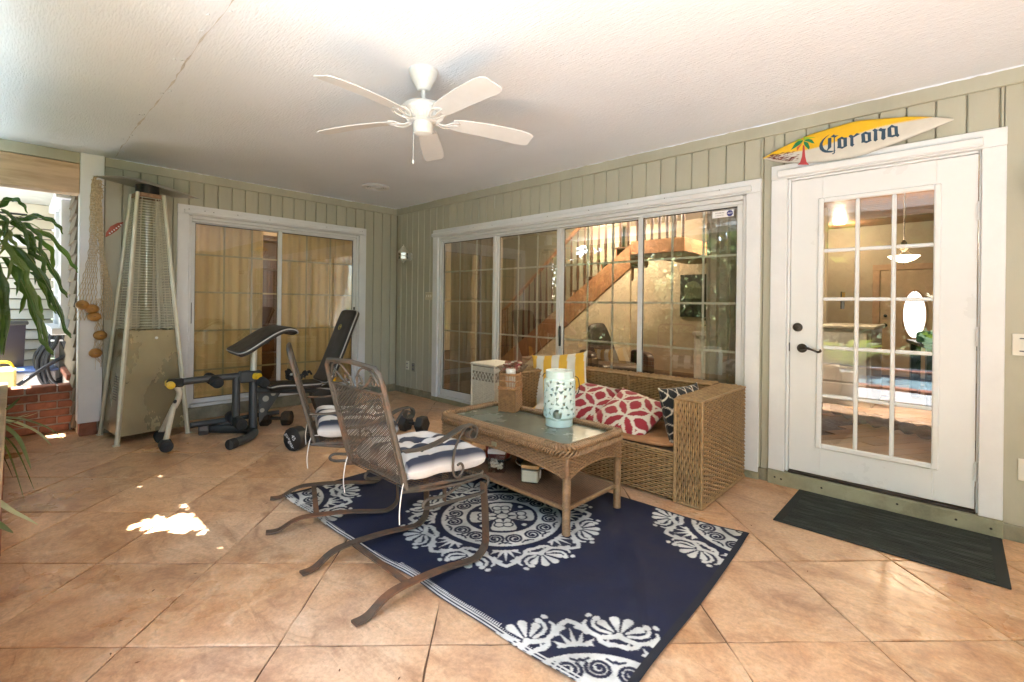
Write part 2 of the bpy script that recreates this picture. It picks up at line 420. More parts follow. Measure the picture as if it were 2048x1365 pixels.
# roof body and eave so that daylight only enters from the open side
rf = MB(); rf.box((-3.6, -4.2, 2.80), (9.0, 8.2, 2.95)); rf.box((-.12, -4.235, 2.47), (9.0, -4.203, 2.80)); rf.box((9.0, .1, -.1), (9.1, 8.2, 2.80)); rf.box((9.0, -4.235, 2.47), (9.03, .1, 2.80)); rf.box((9.0, -3.9, -.05), (9.03, .1, 2.47))  # unseen wall closing the right end is added to cut side light
rf.box((-3.6, -3.3, 2.62), (-.125, -3.2, 2.80))
struct('roof', rf, M_soffit, smooth=False)

# ================================================================== wall boards
BW = .1325
def board(parent, u0, u1, z0, z1, wall, th=.018):
    """one tongue-and-groove board; wall 'A' lies in y=0 facing -y, wall 'B' in x=0 facing +x"""
    g = .0022; c = .007; prof = [(u0+g, 0), (u0+g, th-c), (u0+g+c*.8, th), (u1-g-c*.8, th), (u1-g, th-c), (u1-g, 0)]
    um, zm = (u0+u1)/2, (z0+z1)/2; vs = []
    for zz in (z0, z1):
        for u, d in prof: vs.append((u-um, -d, zz-zm) if wall == 'A' else (d, u-um, zz-zm))
    k = len(prof); fs = [(i, (i+1) % k, (i+1) % k+k, i+k) for i in range(k)]+[tuple(range(k))[::-1], tuple(range(k, 2*k))]
    if wall == 'B': pass
    MB().add(vs, fs).build('board', M_sage, parent, smooth=False, loc=(um, .02, zm) if wall == 'A' else (-.02, um, zm))
wa = MB()     # backing of the long wall, with openings for the slider and the door
for lo, hi in (((0, .021, -.05), (.93, .12, 2.8)), ((.93, .021, 2.10), (4.66, .12, 2.8)), ((4.66, .021, -.05), (4.90, .12, 2.8)), ((4.90, .021, 2.15), (5.88, .12, 2.8)), ((5.88, .021, -.05), (9.0, .12, 2.8)), ((.93, .021, -.05), (4.66, .12, .035)), ((4.90, .021, -.05), (5.88, .12, .095))): wa.box(lo, hi)
wallA = struct('wall_right', wa, M_gap, smooth=False)
TR = 2.474
u = .902-7*BW
while u < 8.9:
    a, b_ = max(u, .002), u+BW
    if b_ > .01:
        holes = [(.857, 4.735, -1, 2.178), (4.803, 5.965, -1, 2.247)]
        segs = [(a, b_, .085)]
        m_ = None
        for h0, h1, _, zt in holes:
            new = []
            for s0, s1, zb in segs:
                if s1 <= h0+.02 or s0 >= h1-.02: new.append((s0, s1, zb)); continue
                if s0 < h0-.005: new.append((s0, h0+.02, zb))
                if s1 > h1+.005: new.append((h1-.02, s1, zb))
                new.append((max(s0, h0-.0), min(s1, h1+.0), zt-.02))
            segs = new
        for s0, s1, zb in segs:
            if s1-s0 > .012: board(wallA, s0, s1, zb, TR+.01, 'A')
    u += BW
MB().cbox((.002, -.019, TR), (8.95, .02, H-.001), .003).build('trim_board', M_sage, wallA, smooth=False)
for x0, x1 in ((0.002, .87), (4.725, 4.81), (5.955, 8.95)):
    MB().cbox((x0, -.012, -.01), (x1, .02, .083), .004).build('base_curb', M_conc, wallA, smooth=False)
MB().cbox((.855, -.028, -.01), (4.74, .02, .05), .004).build('sill_curb', M_sage_d, wallA, smooth=False)

wb = MB()
for lo, hi in (((-.12, -.46, -.05), (-.021, .02, 2.8)), ((-.12, -2.50, 2.14), (-.021, -.46, 2.8)), ((-.12, -3.16, -.05), (-.021, -2.50, 2.8)), ((-.12, -2.50, -.05), (-.021, -.46, .12))): wb.box(lo, hi)
wallB = struct('wall_left', wb, M_gap, smooth=False)
u = -.107+BW
while u > -3.2:
    b_, a = min(u, -.002), max(u-BW, -3.155)
    if b_-a > .01:
        h0, h1, zt = -2.59, -.492, 2.225
        segs = []
        if b_ <= h0+.02 or a >= h1-.02: segs.append((a, b_, .10))
        else:
            if a < h0-.005: segs.append((a, h0+.02, .10))
            if b_ > h1+.005: segs.append((h1-.02, b_, .10))
            segs.append((max(a, h0), min(b_, h1), zt-.02))
        for s0, s1, zb in segs:
            if s1-s0 > .012: board(wallB, s0, s1, zb, TR+.01, 'B')
    u -= BW
MB().cbox((-.02, -3.155, TR), (.019, -.002, H-.001), .003).build('trim_board', M_sage, wallB, smooth=False)
MB().cbox((-.02, -3.155, -.01), (.014, -.004, .098), .004).build('base_curb', M_conc, wallB, smooth=False)
MB().cbox((-.02, -2.58, .0), (.034, -.50, .125), .004).build('sill_curb', M_conc, wallB, smooth=False)

# ================================================================== sliding doors
def slab_parts(name, mats, parent, boxes, c=.003, A='A'):
    """boxes in (u0,u1,d0,d1,z0,z1): u along wall, d outward depth"""
    mb = MB()
    for u0, u1, d0, d1, z0, z1 in boxes:
        if A == 'A': mb.cbox((u0, -d1, z0), (u1, -d0, z1), c)
        else: mb.cbox((d0, u0, z0), (d1, u1, z1), c)
    return mb.build(name, mats, parent, smooth=False)
def slider(name, label, A, U0, U1, ZB, ZT, panels, gz, mz, glass, bar_ext, grid=None):
    grid = grid or M_grid
    t = thing(name, label, 'sliding door')
    cw = .098
    sp = lambda nm, m, bx, c=.003, par=None: slab_parts(nm, m, par or t, bx, c, A)
    sp('casing', M_white, [(U0, U0+cw, -.03, .022, ZB, ZT-cw), ]); sp('casing', M_white, [(U1-cw, U1, -.03, .022, ZB, ZT-cw)])
    sp('casing', M_white, [(U0-.001, U1+.001, -.03, .0225, ZT-cw+.001, ZT)])
    sp('drip_cap', M_white, [(U0+bar_ext[0], U1+bar_ext[1], .0235, .050, ZT-.088, ZT-.045)], .006)
    # frame: jambs, stepped head, sill
    u0, u1 = U0+cw, U1-cw; zt, zb = ZT-cw, ZB
    sp('frame', M_alu, [(u0, u0+.03, -.09, -.002, zb, zt-.004)]); sp('frame', M_alu, [(u1-.03, u1, -.09, -.002, zb, zt-.004)])
    sp('frame', M_alu, [(u0+.031, u1-.031, -.09, -.004, zt-.034, zt-.001)]); sp('frame', M_alu, [(u0+.031, u1-.031, -.09, -.020, zt-.062, zt-.036)])
    sp('sill_track', M_alu, [(u0+.031, u1-.031, -.09, .012, zb, zb+.03)])
    for p, (a, b_, dep) in enumerate(panels):
        st = .042; g0, g1 = gz
        pan = sp('door_panel', M_alu, [(a, a+st, dep-.028, dep, zb+.032, zt-.064), (b_-st, b_, dep-.028, dep, zb+.032, zt-.064), (a+st, b_-st, dep-.028, dep, g1, zt-.064), (a+st, b_-st, dep-.028, dep, zb+.032, g0)])
        sp('gasket', M_track, [(a+st, b_-st, dep-.020, dep-.012, g1-.007, g1+.004), (a+st, a+st+.005, dep-.020, dep-.012, g0, g1-.008), (b_-st-.005, b_-st, dep-.020, dep-.012, g0, g1-.008), (a+st+.006, b_-st-.006, dep-.020, dep-.012, g0-.002, g0+.006)], .001, pan)
        mb = MB()
        if A == 'A': mb.add([(a+st, -(dep-.015), g0), (b_-st, -(dep-.015), g0), (b_-st, -(dep-.015), g1), (a+st, -(dep-.015), g1)], [(0, 1, 2, 3)])
        else: mb.add([(dep-.015, a+st, g0), (dep-.015, b_-st, g0), (dep-.015, b_-st, g1), (dep-.015, a+st, g1)], [(0, 1, 2, 3)])
        mb.build('glass_pane', glass, pan, smooth=False)
        wv = (b_-a-2*st)/3
        for k in (1, 2):
            uu = a+st+wv*k; sp('muntin', grid, [(uu-.009, uu+.009, dep-.030, dep-.0235, g0, g1)], .001, pan)
        for zz in mz: sp('muntin', grid, [(a+st, b_-st, dep-.0315, dep-.0245, zz-.009, zz+.009)], .001, pan)
    return t
sA = slider('sliding_door', 'wide four-panel white sliding glass door behind the wicker sofa, staircase seen through it', 'A', .857, 4.735, .05, 2.178,
            [(.99, 1.975, -.012), (1.955, 2.864, -.045), (2.868, 3.775, -.045), (3.745, 4.605, -.012)], (.16, 2.004), (.53, .90, 1.27, 1.64), M_glass, (-.002, -.06))
slab_parts('handle', M_black, sA, [(2.872, 2.892, -.043, -.025, .83, 1.03)], .004)
slab_parts('handle_plate', M_alu, sA, [(2.838, 2.862, -.044, -.036, .80, 1.06)], .003)
sB = slider('sliding_door', 'two-panel sliding glass door with golden curtains behind it, beside the patio heater', 'B', -2.59, -.492, .128, 2.225,
            [(-2.464, -1.548, -.045), (-1.60, -.618, -.014)], (.205, 2.055), (.50, .92, 1.33, 1.73), M_glassB, (.05, -.045), mk('olive_grid', (.40, .37, .22), .5, var=.05))
slab_parts('handle', M_black, sB, [(-.652, -.632, -.012, .004, .98, 1.18)], .004, 'B')
slab_parts('handle', M_black, sB, [(-2.462, -2.450, -.043, -.030, 1.0, 1.22)], .003, 'B')
for uu in (-2.50, -2.36, -2.28, -2.05, -1.72, -1.05, -.60, -.57): MB().lathe([(.0, 0), (.0045, 0), (.003, .0015)], 8, M=Matrix.Translation((.0505, uu, 2.225-.05+random.uniform(-.004, .004)))@Matrix.Rotation(PI/2, 4, 'Y')).build('nail_head', M_bronze, sB)
for k in range(9): MB().lathe([(.0, 0), (.004, 0), (.003, .0015)], 8, M=Matrix.Translation((1.2+k*.41+random.uniform(-.1, .1), -.0505, 2.178-.05+random.uniform(-.006, .006)))@Matrix.Rotation(PI/2, 4, 'X')).build('nail_head', M_bronze, sA)
# security sticker on the last pane
M_stick = mk('sticker_white', (.85, .85, .86), .5, var=.03); M_stickb = mk('sticker_blue', (.03, .035, .22), .4); M_ink = mk('sticker_ink', (.12, .12, .16), .6)
st = thing('window_sticker', 'small white security sticker with blue octagon in the top corner of the glass', 'sticker', (4.47, -.0265+.0, 1.955))
y0 = .026
MB().box((-.085, y0-.0006, -.026), (.072, y0, .026)).build('backing', M_stick, st, smooth=False)
MY = lambda d: Matrix(((1, 0, 0, 0), (0, 0, 1, y0-d), (0, 1, 0, 0), (0, 0, 0, 1)))
octp = [(.045+.024*math.cos(a), .024*math.sin(a)) for a in [PI/8+k*PI/4 for k in range(8)]]
MB().prism(octp, 0, .0005, M=MY(.0012)).build('octagon', M_stickb, st, smooth=False)
def text_mesh(txt, size, M, mat, name, parent, extrude=.0003, align='CENTER', shear=0):
    c = bpy.data.curves.new('t', 'FONT'); c.body = txt; c.size = size; c.extrude = extrude; c.align_x = align; c.align_y = 'CENTER'; c.shear = shear
    o = bpy.data.objects.new('t', c); COL.objects.link(o)
    dg = bpy.context.evaluated_depsgraph_get(); me = bpy.data.meshes.new_from_object(o.evaluated_get(dg)); bpy.data.objects.remove(o); bpy.data.curves.remove(c)
    me.transform(M); me.materials.clear(); me.materials.append(mat); me.name = name
    return obj(name, me, parent)
MW = lambda x, z, d: Matrix(((1, 0, 0, x), (0, 0, -1, y0-d), (0, 1, 0, z), (0, 0, 0, 1)))
text_mesh('ADT', .019, MW(.045, 0, .0020), M_stick, 'lettering', st, shear=.3)
text_mesh('SECURED BY', .012, MW(-.03, .009, .0012), M_ink, 'lettering', st); text_mesh('monitored 24 hr', .010, MW(-.03, -.009, .0012), M_ink, 'lettering', st)

# ================================================================== french door
fd = thing('french_door', 'white fifteen-lite french door with dark lever handle, above the dark doormat', 'door')
sp2 = lambda nm, m, bx, c=.003, par=None: slab_parts(nm, m, par or fd, bx, c, 'A')
sp2('casing', M_white, [(4.803, 4.905, -.03, .022, .098, 2.146)]); sp2('casing', M_white, [(5.868, 5.965, -.03, .022, .098, 2.146)])
sp2('casing', M_white, [(4.802, 5.966, -.03, .0225, 2.147, 2.247)]); sp2('drip_cap', M_white, [(4.845, 5.875, .0235, .055, 2.155, 2.205)], .008)
sp2('jamb', M_white, [(4.906, 4.9225, -.10, -.004, .10, 2.145)]); sp2('jamb', M_white, [(5.8595, 5.867, -.10, -.004, .10, 2.145)]); sp2('jamb', M_white, [(4.924, 5.8585, -.10, -.004, 2.131, 2.146)])
sp2('threshold_board', M_sage_d, [(4.803, 5.967, -.02, .034, -.005, .096)]); sp2('threshold', M_bronze, [(4.924, 5.8585, -.08, .012, .097, .110)])
lx = [5.119+(5.670-5.119)*k/3 for k in range(4)]; lz = [.333+(1.952-.333)*k/5 for k in range(6)]
leaf = sp2('door_leaf', M_door, [(4.926, 5.110, -.052, -.010, .118, 2.127), (5.679, 5.855, -.052, -.010, .118, 2.127), (5.110, 5.679, -.052, -.010, 1.961, 2.127), (5.110, 5.679, -.052, -.010, .118, .324)], .002)
sp2('lite_frame', M_door, [(5.086, 5.119, -.010, .004, .300, 1.985), (5.670, 5.703, -.010, .004, .300, 1.985), (5.119, 5.670, -.010, .004, 1.952, 1.985), (5.119, 5.670, -.010, .004, .300, .333)], .006, leaf)
for k in (1, 2): sp2('muntin', M_door, [(lx[k]-.0115, lx[k]+.0115, -.018, -.001, .333, 1.952)], .005, leaf)
for k in range(1, 5):
    for j in range(3): sp2('muntin', M_door, [(lx[j]+(.0118 if j else 0), lx[j+1]-(.0118 if j < 2 else 0), -.018, -.0015, lz[k]-.0115, lz[k]+.0115)], .005, leaf)
for j in range(3):
    for k in range(5):
        MB().add([(lx[j], .023, lz[k]), (lx[j+1], .023, lz[k]), (lx[j+1], .023, lz[k+1]), (lx[j], .023, lz[k+1])], [(0, 1, 2, 3)]).build('pane', M_glassD, leaf, smooth=False)
for zz in (1.80, 1.09, .33):
    hg = MB(); MY2 = Matrix.Translation((5.857, .004, zz)); hg.lathe([(.007, -.05), (.007, .05)], 10, M=MY2); hg.lathe([(.004, .05), (.006, .056), (.0, .06)], 10, M=MY2); hg.box((-.012, -.0005, -.048), (.0, .003, .048), M=MY2)
    hg.build('hinge', M_alu, fd)
RX = Matrix.Rotation(PI/2, 4, 'X')
kn = MB(); kn.lathe([(.031, 0), (.031, .006), (.027, .011), (.0, .012)], 28, M=Matrix.Translation((5.0, .009, .966))@RX); kn.lathe([(.010, .01), (.010, .05), (.0, .052)], 14, M=Matrix.Translation((5.0, .009, .966))@RX)
kn.tube(spline([(5.0, -.04, .966), (5.035, -.046, .972), (5.07, -.044, .962), (5.10, -.043, .950), (5.118, -.043, .957), (5.112, -.043, .968)], 5), [.009]*8+[.007]*13+[.0055]*5, 8)
kn.build('lever_handle', M_bronze, fd)
db = MB(); db.lathe([(.030, 0), (.030, .008), (.026, .014), (.013, .016), (.013, .022), (.0, .023)], 28, M=Matrix.Translation((4.972, .009, 1.109))@RX); db.build('deadbolt', M_bronze, fd)
MB().cbox((4.9215, -.003, .94), (4.9265, .008, 1.0), .001).build('strike_plate', M_bronze, fd)

for x_, z_ in ((4.85, .05), (4.89, .045), (5.13, .05), (5.52, .06), (5.78, .05), (5.92, .045)): MB().lathe([(.0, 0), (.0065, 0), (.004, .002)], 9, M=Matrix.Translation((x_, -.0345, z_))@Matrix.Rotation(PI/2, 4, 'X')).build('nail_head', M_bronze, fd)
# ================================================================== post, beam, neighbouring wing
pm = MB(); pm.cbox((-.14, -3.325, .12), (.045, -3.160, H-.002), .004)
post = pm.build('porch_post', M_white, smooth=False, label='square white painted porch post with a fishing net hung on it', cat='post')
pb_ = MB(); pb_.cbox((-.12, -3.31, -.01), (.02, -3.19, .119), .006); pb_.build('footing', M_brick, post, smooth=False)
bm = MB(); bm.cbox((-.14, -4.19, 2.19), (.02, -3.327, 2.46), .006)
bm.build('porch_beam', M_beam, smooth=False, label='rough tan wooden beam running left from the top of the white post', cat='beam')
MB().cbox((-.135, -4.19, 2.4625), (.03, -3.3265, H-.006), .004).build('beam_trim', M_sage, smooth=False, label='sage green board between the wooden beam and the white ceiling', cat='trim')

wing = thing('house_wing', 'cream lap-sided house wing seen past the white post at left', 'house wing')
wv = MB(); wv.box((-2.62, -6.5, -.1), (-2.52, -3.4, 2.60)); wv.build('wall', mk('siding_shadow_gap', (.22, .19, .14), .9), wing, smooth=False)  # dark backing colour paints the shadow line under each siding course
z = 0.0; k = 0
while z < 2.38:          # lap siding of the far wall, each course its own board
    MB().add([(-2.518, -6.5, z), (-2.518, -3.32, z), (-2.468, -3.32, z), (-2.468, -6.5, z), (-2.518, -6.5, z+.111), (-2.518, -3.32, z+.111), (-2.500, -3.32, z+.111), (-2.500, -6.5, z+.111)],
             [(3, 2, 1, 0), (4, 5, 6, 7), (0, 1, 5, 4), (1, 2, 6, 5), (2, 3, 7, 6), (3, 0, 4, 7)]).build('siding_board', M_siding, wing, smooth=False); z += .124
z = 0.05
while z < 2.5:           # side wall of the curtained room, shingled edge seen in profile behind the post
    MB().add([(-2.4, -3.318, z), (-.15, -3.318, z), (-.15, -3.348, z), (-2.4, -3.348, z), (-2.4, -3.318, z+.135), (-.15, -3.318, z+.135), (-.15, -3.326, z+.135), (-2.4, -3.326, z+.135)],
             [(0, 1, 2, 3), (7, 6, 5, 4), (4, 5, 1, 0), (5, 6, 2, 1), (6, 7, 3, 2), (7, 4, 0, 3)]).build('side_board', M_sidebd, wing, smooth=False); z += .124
MB().box((-3.6, -3.316, -.1), (-.13, -3.17, 2.62)).build('side_wall', M_siding, wing, smooth=False)
MB().box((-2.48, -4.6, 2.40), (-.145, -3.35, 2.44)).build('soffit', M_soffit, wing, smooth=False)
MB().cbox((-2.478, -6.5, 2.27), (-2.455, -3.36, 2.395), .004).build('frieze_board', M_siding, wing, smooth=False)
MB().box((-2.488, -6.4, 2.245), (-2.47, -3.62, 2.268)).build('vent_slot', M_track, wing, smooth=False)
sw = thing('side_window', 'white-framed window seen almost edge on beside the white post', 'window', (-1.35, -3.35, 0))
for nm, lo, hi in (('casing', (-.62, -.055, .95), (-.50, .02, 2.25)), ('casing', (.40, -.055, .95), (.52, .02, 2.25)), ('head', (-.70, -.10, 2.251), (.60, .02, 2.33)), ('sill', (-.70, -.12, .88), (.60, .02, .949))):
    MB().cbox(lo, hi, .006).build(nm, M_white, sw, smooth=False)
MB().add([(-.50, -.010, .95), (.40, -.010, .95), (.40, -.010, 2.25), (-.50, -.010, 2.25)], [(0, 1, 2, 3)]).build('glass_pane', M_glass, sw, smooth=False)
for k in range(1, 3): MB().cbox((-.50+.3*k-.012, -.034, .95), (-.50+.3*k+.012, -.0125, 2.25), .003).build('muntin', M_white, sw, smooth=False)
for k in range(1, 4): MB().cbox((-.499, -.032, .95+.325*k-.012), (.399, -.0128, .95+.325*k+.012), .003).build('muntin', M_white, sw, smooth=False)

# ================================================================== brick planter along the open side
pl = thing('brick_planter', 'low red brick planter along the left edge of the patio', 'planter')
core = MB(); core.box((-.478, -3.755, -.05), (-.352, -3.20, .425)); core.box((-.478, -3.868, -.05), (4.6, -3.772, .395)); core.box((-1.5, -3.35, -.05), (-.48, -3.25, .44)); core.build('mortar_bed', M_mortar, pl, smooth=False)
M_brick2 = MATS['red_brick']; bmesh_cache = {}
def brick(lo, hi):
    d = tuple(round(h-l, 4) for l, h in zip(lo, hi))
    if d not in bmesh_cache: bmesh_cache[d] = MB().cbox(tuple(-x/2 for x in d), tuple(x/2 for x in d), .006).mesh('brick', M_brick2, False)
    obj('brick', bmesh_cache[d], pl, loc=tuple((l+h)/2+random.uniform(-.002, .002) for l, h in zip(lo, hi)))
bh, bl, jt = .0625, .200, .011
for r in range(6):
    z0 = .002+r*(bh+jt); off = (bl+jt)/2*(r % 2)
    y = -3.765+(-.09 if r % 2 else 0)
    while y < -3.20:
        a, b_ = max(y, -3.768), min(y+bl, -3.196)
        if b_-a > .03: brick((-.49, a, z0), (-.342, b_, z0+bh))
        y += bl+jt
    x = -.49+off-.2
    while x < 4.6:
        a, b_ = max(x, -.33), min(x+bl, 4.62)
        if b_-a > .03 and r < 6: brick((a, -3.876, z0), (b_, -3.762, z0+bh))
        x += bl+jt
for k in range(4): brick((-1.36+k*.216, -3.37, .447), (-1.36+k*.216+.205, -3.24, .505))
cap = MB(); cap.cbox((-.50, -3.90, .4385), (4.63, -3.755, .478), .006); cap.build('cap_board', M_beam, pl, smooth=False)
so_ = MB(); so_.box((-.5, -4.25, -.05), (4.6, -3.88, .33)); so_.build('soil', mk('soil', (.05, .032, .02), .95, var=.4, scale=20, bump=.6, bscale=30), pl, smooth=False)
# ================================================================== rooms behind the glass
FZ = .10
M_cream = mk('cream_wall', (.58, .49, .37), .8, var=.06, scale=1.5); M_greywall = mk('grey_green_wall', (.26, .25, .19), .8, var=.08)
M_woodfl = mk('oak_floor', (.40, .22, .10), .32, var=.25, scale=4, stretch=(1, 6, 1), per_obj=.22); M_pine = mk('orange_pine', (.33, .165, .085), .45, var=.25, scale=4, stretch=(6, 1, 1), per_obj=.15)
M_carpet = mk('stair_runner', (.55, .52, .46), .95, var=.1, bump=.4, bscale=200); M_dkwood = mk('dark_wood', (.07, .03, .016), .4, var=.3, scale=8)
M_wbrick = mk('white_brick', (.66, .62, .55), .8, var=.12, scale=12, bump=.3, per_obj=.08); M_leather = mk('dark_leather', (.022, .013, .010), .4, var=.25, scale=9)
M_room = mk('room_shell', (.52, .44, .32), .85, var=.05)
room = MB()
room.box((-3.4, .125, -.06), (9, 8.1, FZ-.012))                       # floor base
room.box((-.3, 6.6, 0), (9, 6.7, 2.80)); room.box((-3.42, .121, 0), (-3.3, 8.1, 2.80)); room.box((-.13, .121, 0), (-.02, .7, 2.8))
room.box((4.42, .5, FZ), (4.5, 2.6, 2.795)); room.box((-3.3, .0205, 0), (-.13, .12, 2.8))
struct('room_shell', room, M_room, smooth=False)
rc = MB(); rc.box((-3.3, .121, 2.72), (4.48, 6.6, 2.79)); struct('room_ceiling', rc, mk('room_ceiling_paint', (.62, .56, .44), .9), smooth=False)
bw_ = MB(); bw_.box((1.2, 4.2, FZ), (4.42, 4.3, 2.72)); struct('living_room_wall', bw_, M_cream, smooth=False)
gw_ = MB(); gw_.box((-3.3, 4.0, FZ), (1.198, 4.1, 2.72)); struct('stair_wall', gw_, M_greywall, smooth=False)
# oak planks, diagonal
of = MB(); of.box((-3.3, .13, FZ-.011), (9, 6.6, FZ-.006)); ofl = struct('room_floor', of, M_dkwood, smooth=False)
plm = MB().cbox((-.45, -.0585, -.005), (.45, .0585, .003), .0015).mesh('plank', M_woodfl, False)
for i in range(-3, 16):
    for j in range(-16, 22):
        lx_, ly_ = i*.905+(j % 3)*.31-3, j*.1185
        x = 5.2+lx_*math.cos(1.0)-ly_*math.sin(1.0); y = 1.4+lx_*math.sin(1.0)+ly_*math.cos(1.0)
        if 4.95 < x < 6.3 and .62 < y < 5.4: obj('plank', plm, ofl, loc=(x, y, FZ-.001+random.uniform(-.0006, .0006)), rot=(0, 0, 1.0))
# pine ceiling over the dining side
pc = MB(); pc.box((4.5, .125, 2.70), (9, 6.6, 2.79)); pcs = struct('dining_ceiling', pc, mk('dining_ceiling_paint', (.50, .42, .28), .9), smooth=False)
for k in range(23):
    MB().cbox((3.6, 3.2+k*.142, 2.672), (7.8, 3.2+k*.142+.138, 2.699), .004).build('ceiling_plank', M_pine, pcs, smooth=False)
# staircase
stc = thing('staircase', 'wooden staircase with dark balusters and pale runner seen through the wide glass door', 'staircase', (0, 0, 0))
N = 10; rise, run = .195, .24; x0s, y0s, y1s = .15, 2.0, 2.95
for k in range(N):
    MB().cbox((x0s+k*run-.02, y0s+.03, FZ+(k+1)*rise-.03), (x0s+(k+1)*run+.01, y1s, FZ+(k+1)*rise), .006).build('tread', M_dkwood, stc, smooth=False)
    MB().box((x0s+k*run-.004, y0s+.16, FZ+(k+1)*rise+.001), (x0s+(k+1)*run, y1s-.12, FZ+(k+1)*rise+.009)).build('runner', M_carpet, stc, smooth=False)
    MB().box((x0s+k*run, y0s+.03, FZ+k*rise), (x0s+k*run+.018, y1s, FZ+(k+1)*rise-.031)).build('riser', M_pine, stc, smooth=False)
    for q in (.06, .18):
        xb = x0s+k*run+q; zb = FZ+(k+1)*rise; zt = FZ+rise+(xb-x0s)/run*rise+.86
        MB().tube([(xb, y0s+.06, zb), (xb, y0s+.06, zb+.12), (xb, y0s+.06, zb+.2), (xb, y0s+.06, zt-.25), (xb, y0s+.06, zt)], [.016, .016, .024, .014, .012], 8).build('baluster', M_dkwood, stc)
sx = x0s+N*run; sz = FZ+N*rise
stg = MB(); stg.add([(x0s-.02, y0s, FZ), (x0s+.28, y0s, FZ), (sx, y0s, sz-.30), (sx, y0s, sz+.02), (x0s-.02, y0s, FZ+rise+.03)]+[(x0s-.02, y0s+.03, FZ), (x0s+.28, y0s+.03, FZ), (sx, y0s+.03, sz-.30), (sx, y0s+.03, sz+.02), (x0s-.02, y0s+.03, FZ+rise+.03)],
       [(0, 1, 2, 3, 4), (9, 8, 7, 6, 5)]+[(i, i+5, (i+1) % 5+5, (i+1) % 5) for i in range(5)]); stg.build('stringer', M_pine, stc, smooth=False)
tri = MB(); tri.add([(x0s+.29, y0s+.012, FZ), (sx, y0s+.012, FZ), (sx, y0s+.012, sz-.31), (x0s+.29, y0s+.05, FZ), (sx, y0s+.05, FZ), (sx, y0s+.05, sz-.31)], [(0, 1, 2), (5, 4, 3), (0, 3, 4, 1), (1, 4, 5, 2), (2, 5, 3, 0)]); tri.build('spandrel_wall', M_cream, stc, smooth=False)
MB().tube([(x0s-.05, y0s+.06, FZ+rise+.84), (x0s+.02, y0s+.06, FZ+rise+.88), (sx, y0s+.06, FZ+rise+N*rise+.88)], .03, 8).build('handrail', M_pine, stc)
MB().cbox((x0s-.10, y0s+.01, FZ), (x0s-.01, y0s+.11, FZ+1.05), .008).build('newel_post', M_dkwood, stc, smooth=False)
ld = thing('stair_landing', 'orange pine landing with wooden railing at the top of the stairs', 'landing', (0, 0, 0))
MB().cbox((sx+.002, 2.0, sz-.12), (3.30, 3.9, sz+.06), .006).build('fascia', M_pine, ld, smooth=False)
for k in range(7):
    xb = sx+.08+k*.105
    MB().tube([(xb, 2.05, sz+.061), (xb, 2.05, sz+.2), (xb, 2.05, sz+.3), (xb, 2.05, sz+.5), (xb, 2.05, 2.715)], [.018, .018, .03, .016, .016], 8).build('baluster', M_dkwood, ld)
# chimney breast of white brick with a pine panel above, mantel shelf
ch = thing('chimney_breast', 'white painted brick chimney breast with pine panelling above it, seen through the glass', 'chimney')
MB().box((3.32, 3.0, FZ), (4.4, 4.19, 2.30)).build('mortar_core', M_wbrick, ch, smooth=False)
wbm = MB().cbox((-.096, -.008, -.028), (.096, .012, .028), .004).mesh('brick', M_wbrick, False); wbs = MB().cbox((-.008, -.096, -.028), (.012, .096, .028), .004).mesh('brick', M_wbrick, False)
for r in range(34):
    for k in range(6):
        xx = 3.42+k*.2+(.1 if r % 2 else 0)
        if xx < 4.38: obj('brick', wbm, ch, loc=(xx, 2.995, FZ+.035+r*.064))
for k in range(7): MB().cbox((3.33+k*.15, 2.98, 2.305), (3.33+k*.15+.146, 3.02, 2.715), .004).build('panel_board', M_pine, ch, smooth=False)
MB().cbox((2.70, 3.72, .78), (3.30, 4.19, .84), .008).build('mantel', M_wbrick, ch, smooth=False)
MB().box((2.72, 3.76, FZ), (3.30, 4.19, .779)).build('hearth', M_wbrick, ch, smooth=False)
pf = thing('framed_mirror', 'black-framed round-topped mirror on the cream wall beside the chimney', 'mirror', (2.52, 4.19, 1.42))
MB().cbox((-.22, -.03, -.36), (.22, 0, .36), .008).build('frame', M_black, pf, smooth=False)
MB().prism([(.15*math.cos(a), .10+.15*math.sin(a)) for a in np.linspace(0, PI, 14)]+[(-.15, -.05), (.15, -.05)], 0, .004, M=Matrix(((1, 0, 0, 0), (0, 0, -1, -.031), (0, 1, 0, 0), (0, 0, 0, 1)))).build('glass', mk('mirror_glass', (.35, .42, .30), .12, metal=.5), pf, smooth=False)
M_leaf_in = mk('ivy_leaf', (.05, .12, .03), .5, var=.3, per_obj=.2)
iv = thing('potted_ivy', 'small trailing ivy on the mantel beside the chimney', 'plant', (3.02, 3.85, .84))
MB().lathe([(.05, 0), (.07, .12), (.075, .14), (.06, .14), (.0, .13)], 14).build('pot', M_dkwood, iv)
lf = MB()
for k in range(140):
    c = np.array([random.gauss(0, .10), random.gauss(0, .06), .22+random.gauss(.12, .16)]); a = RNG.normal(size=3); b2 = np.cross(a, RNG.normal(size=3)); a /= np.linalg.norm(a); b2 /= np.linalg.norm(b2)
    lf.add([c-a*.03, c+b2*.022, c+a*.03, c-b2*.022], [(0, 1, 2, 3)])
lf.build('leaves', M_leaf_in, iv, smooth=False)
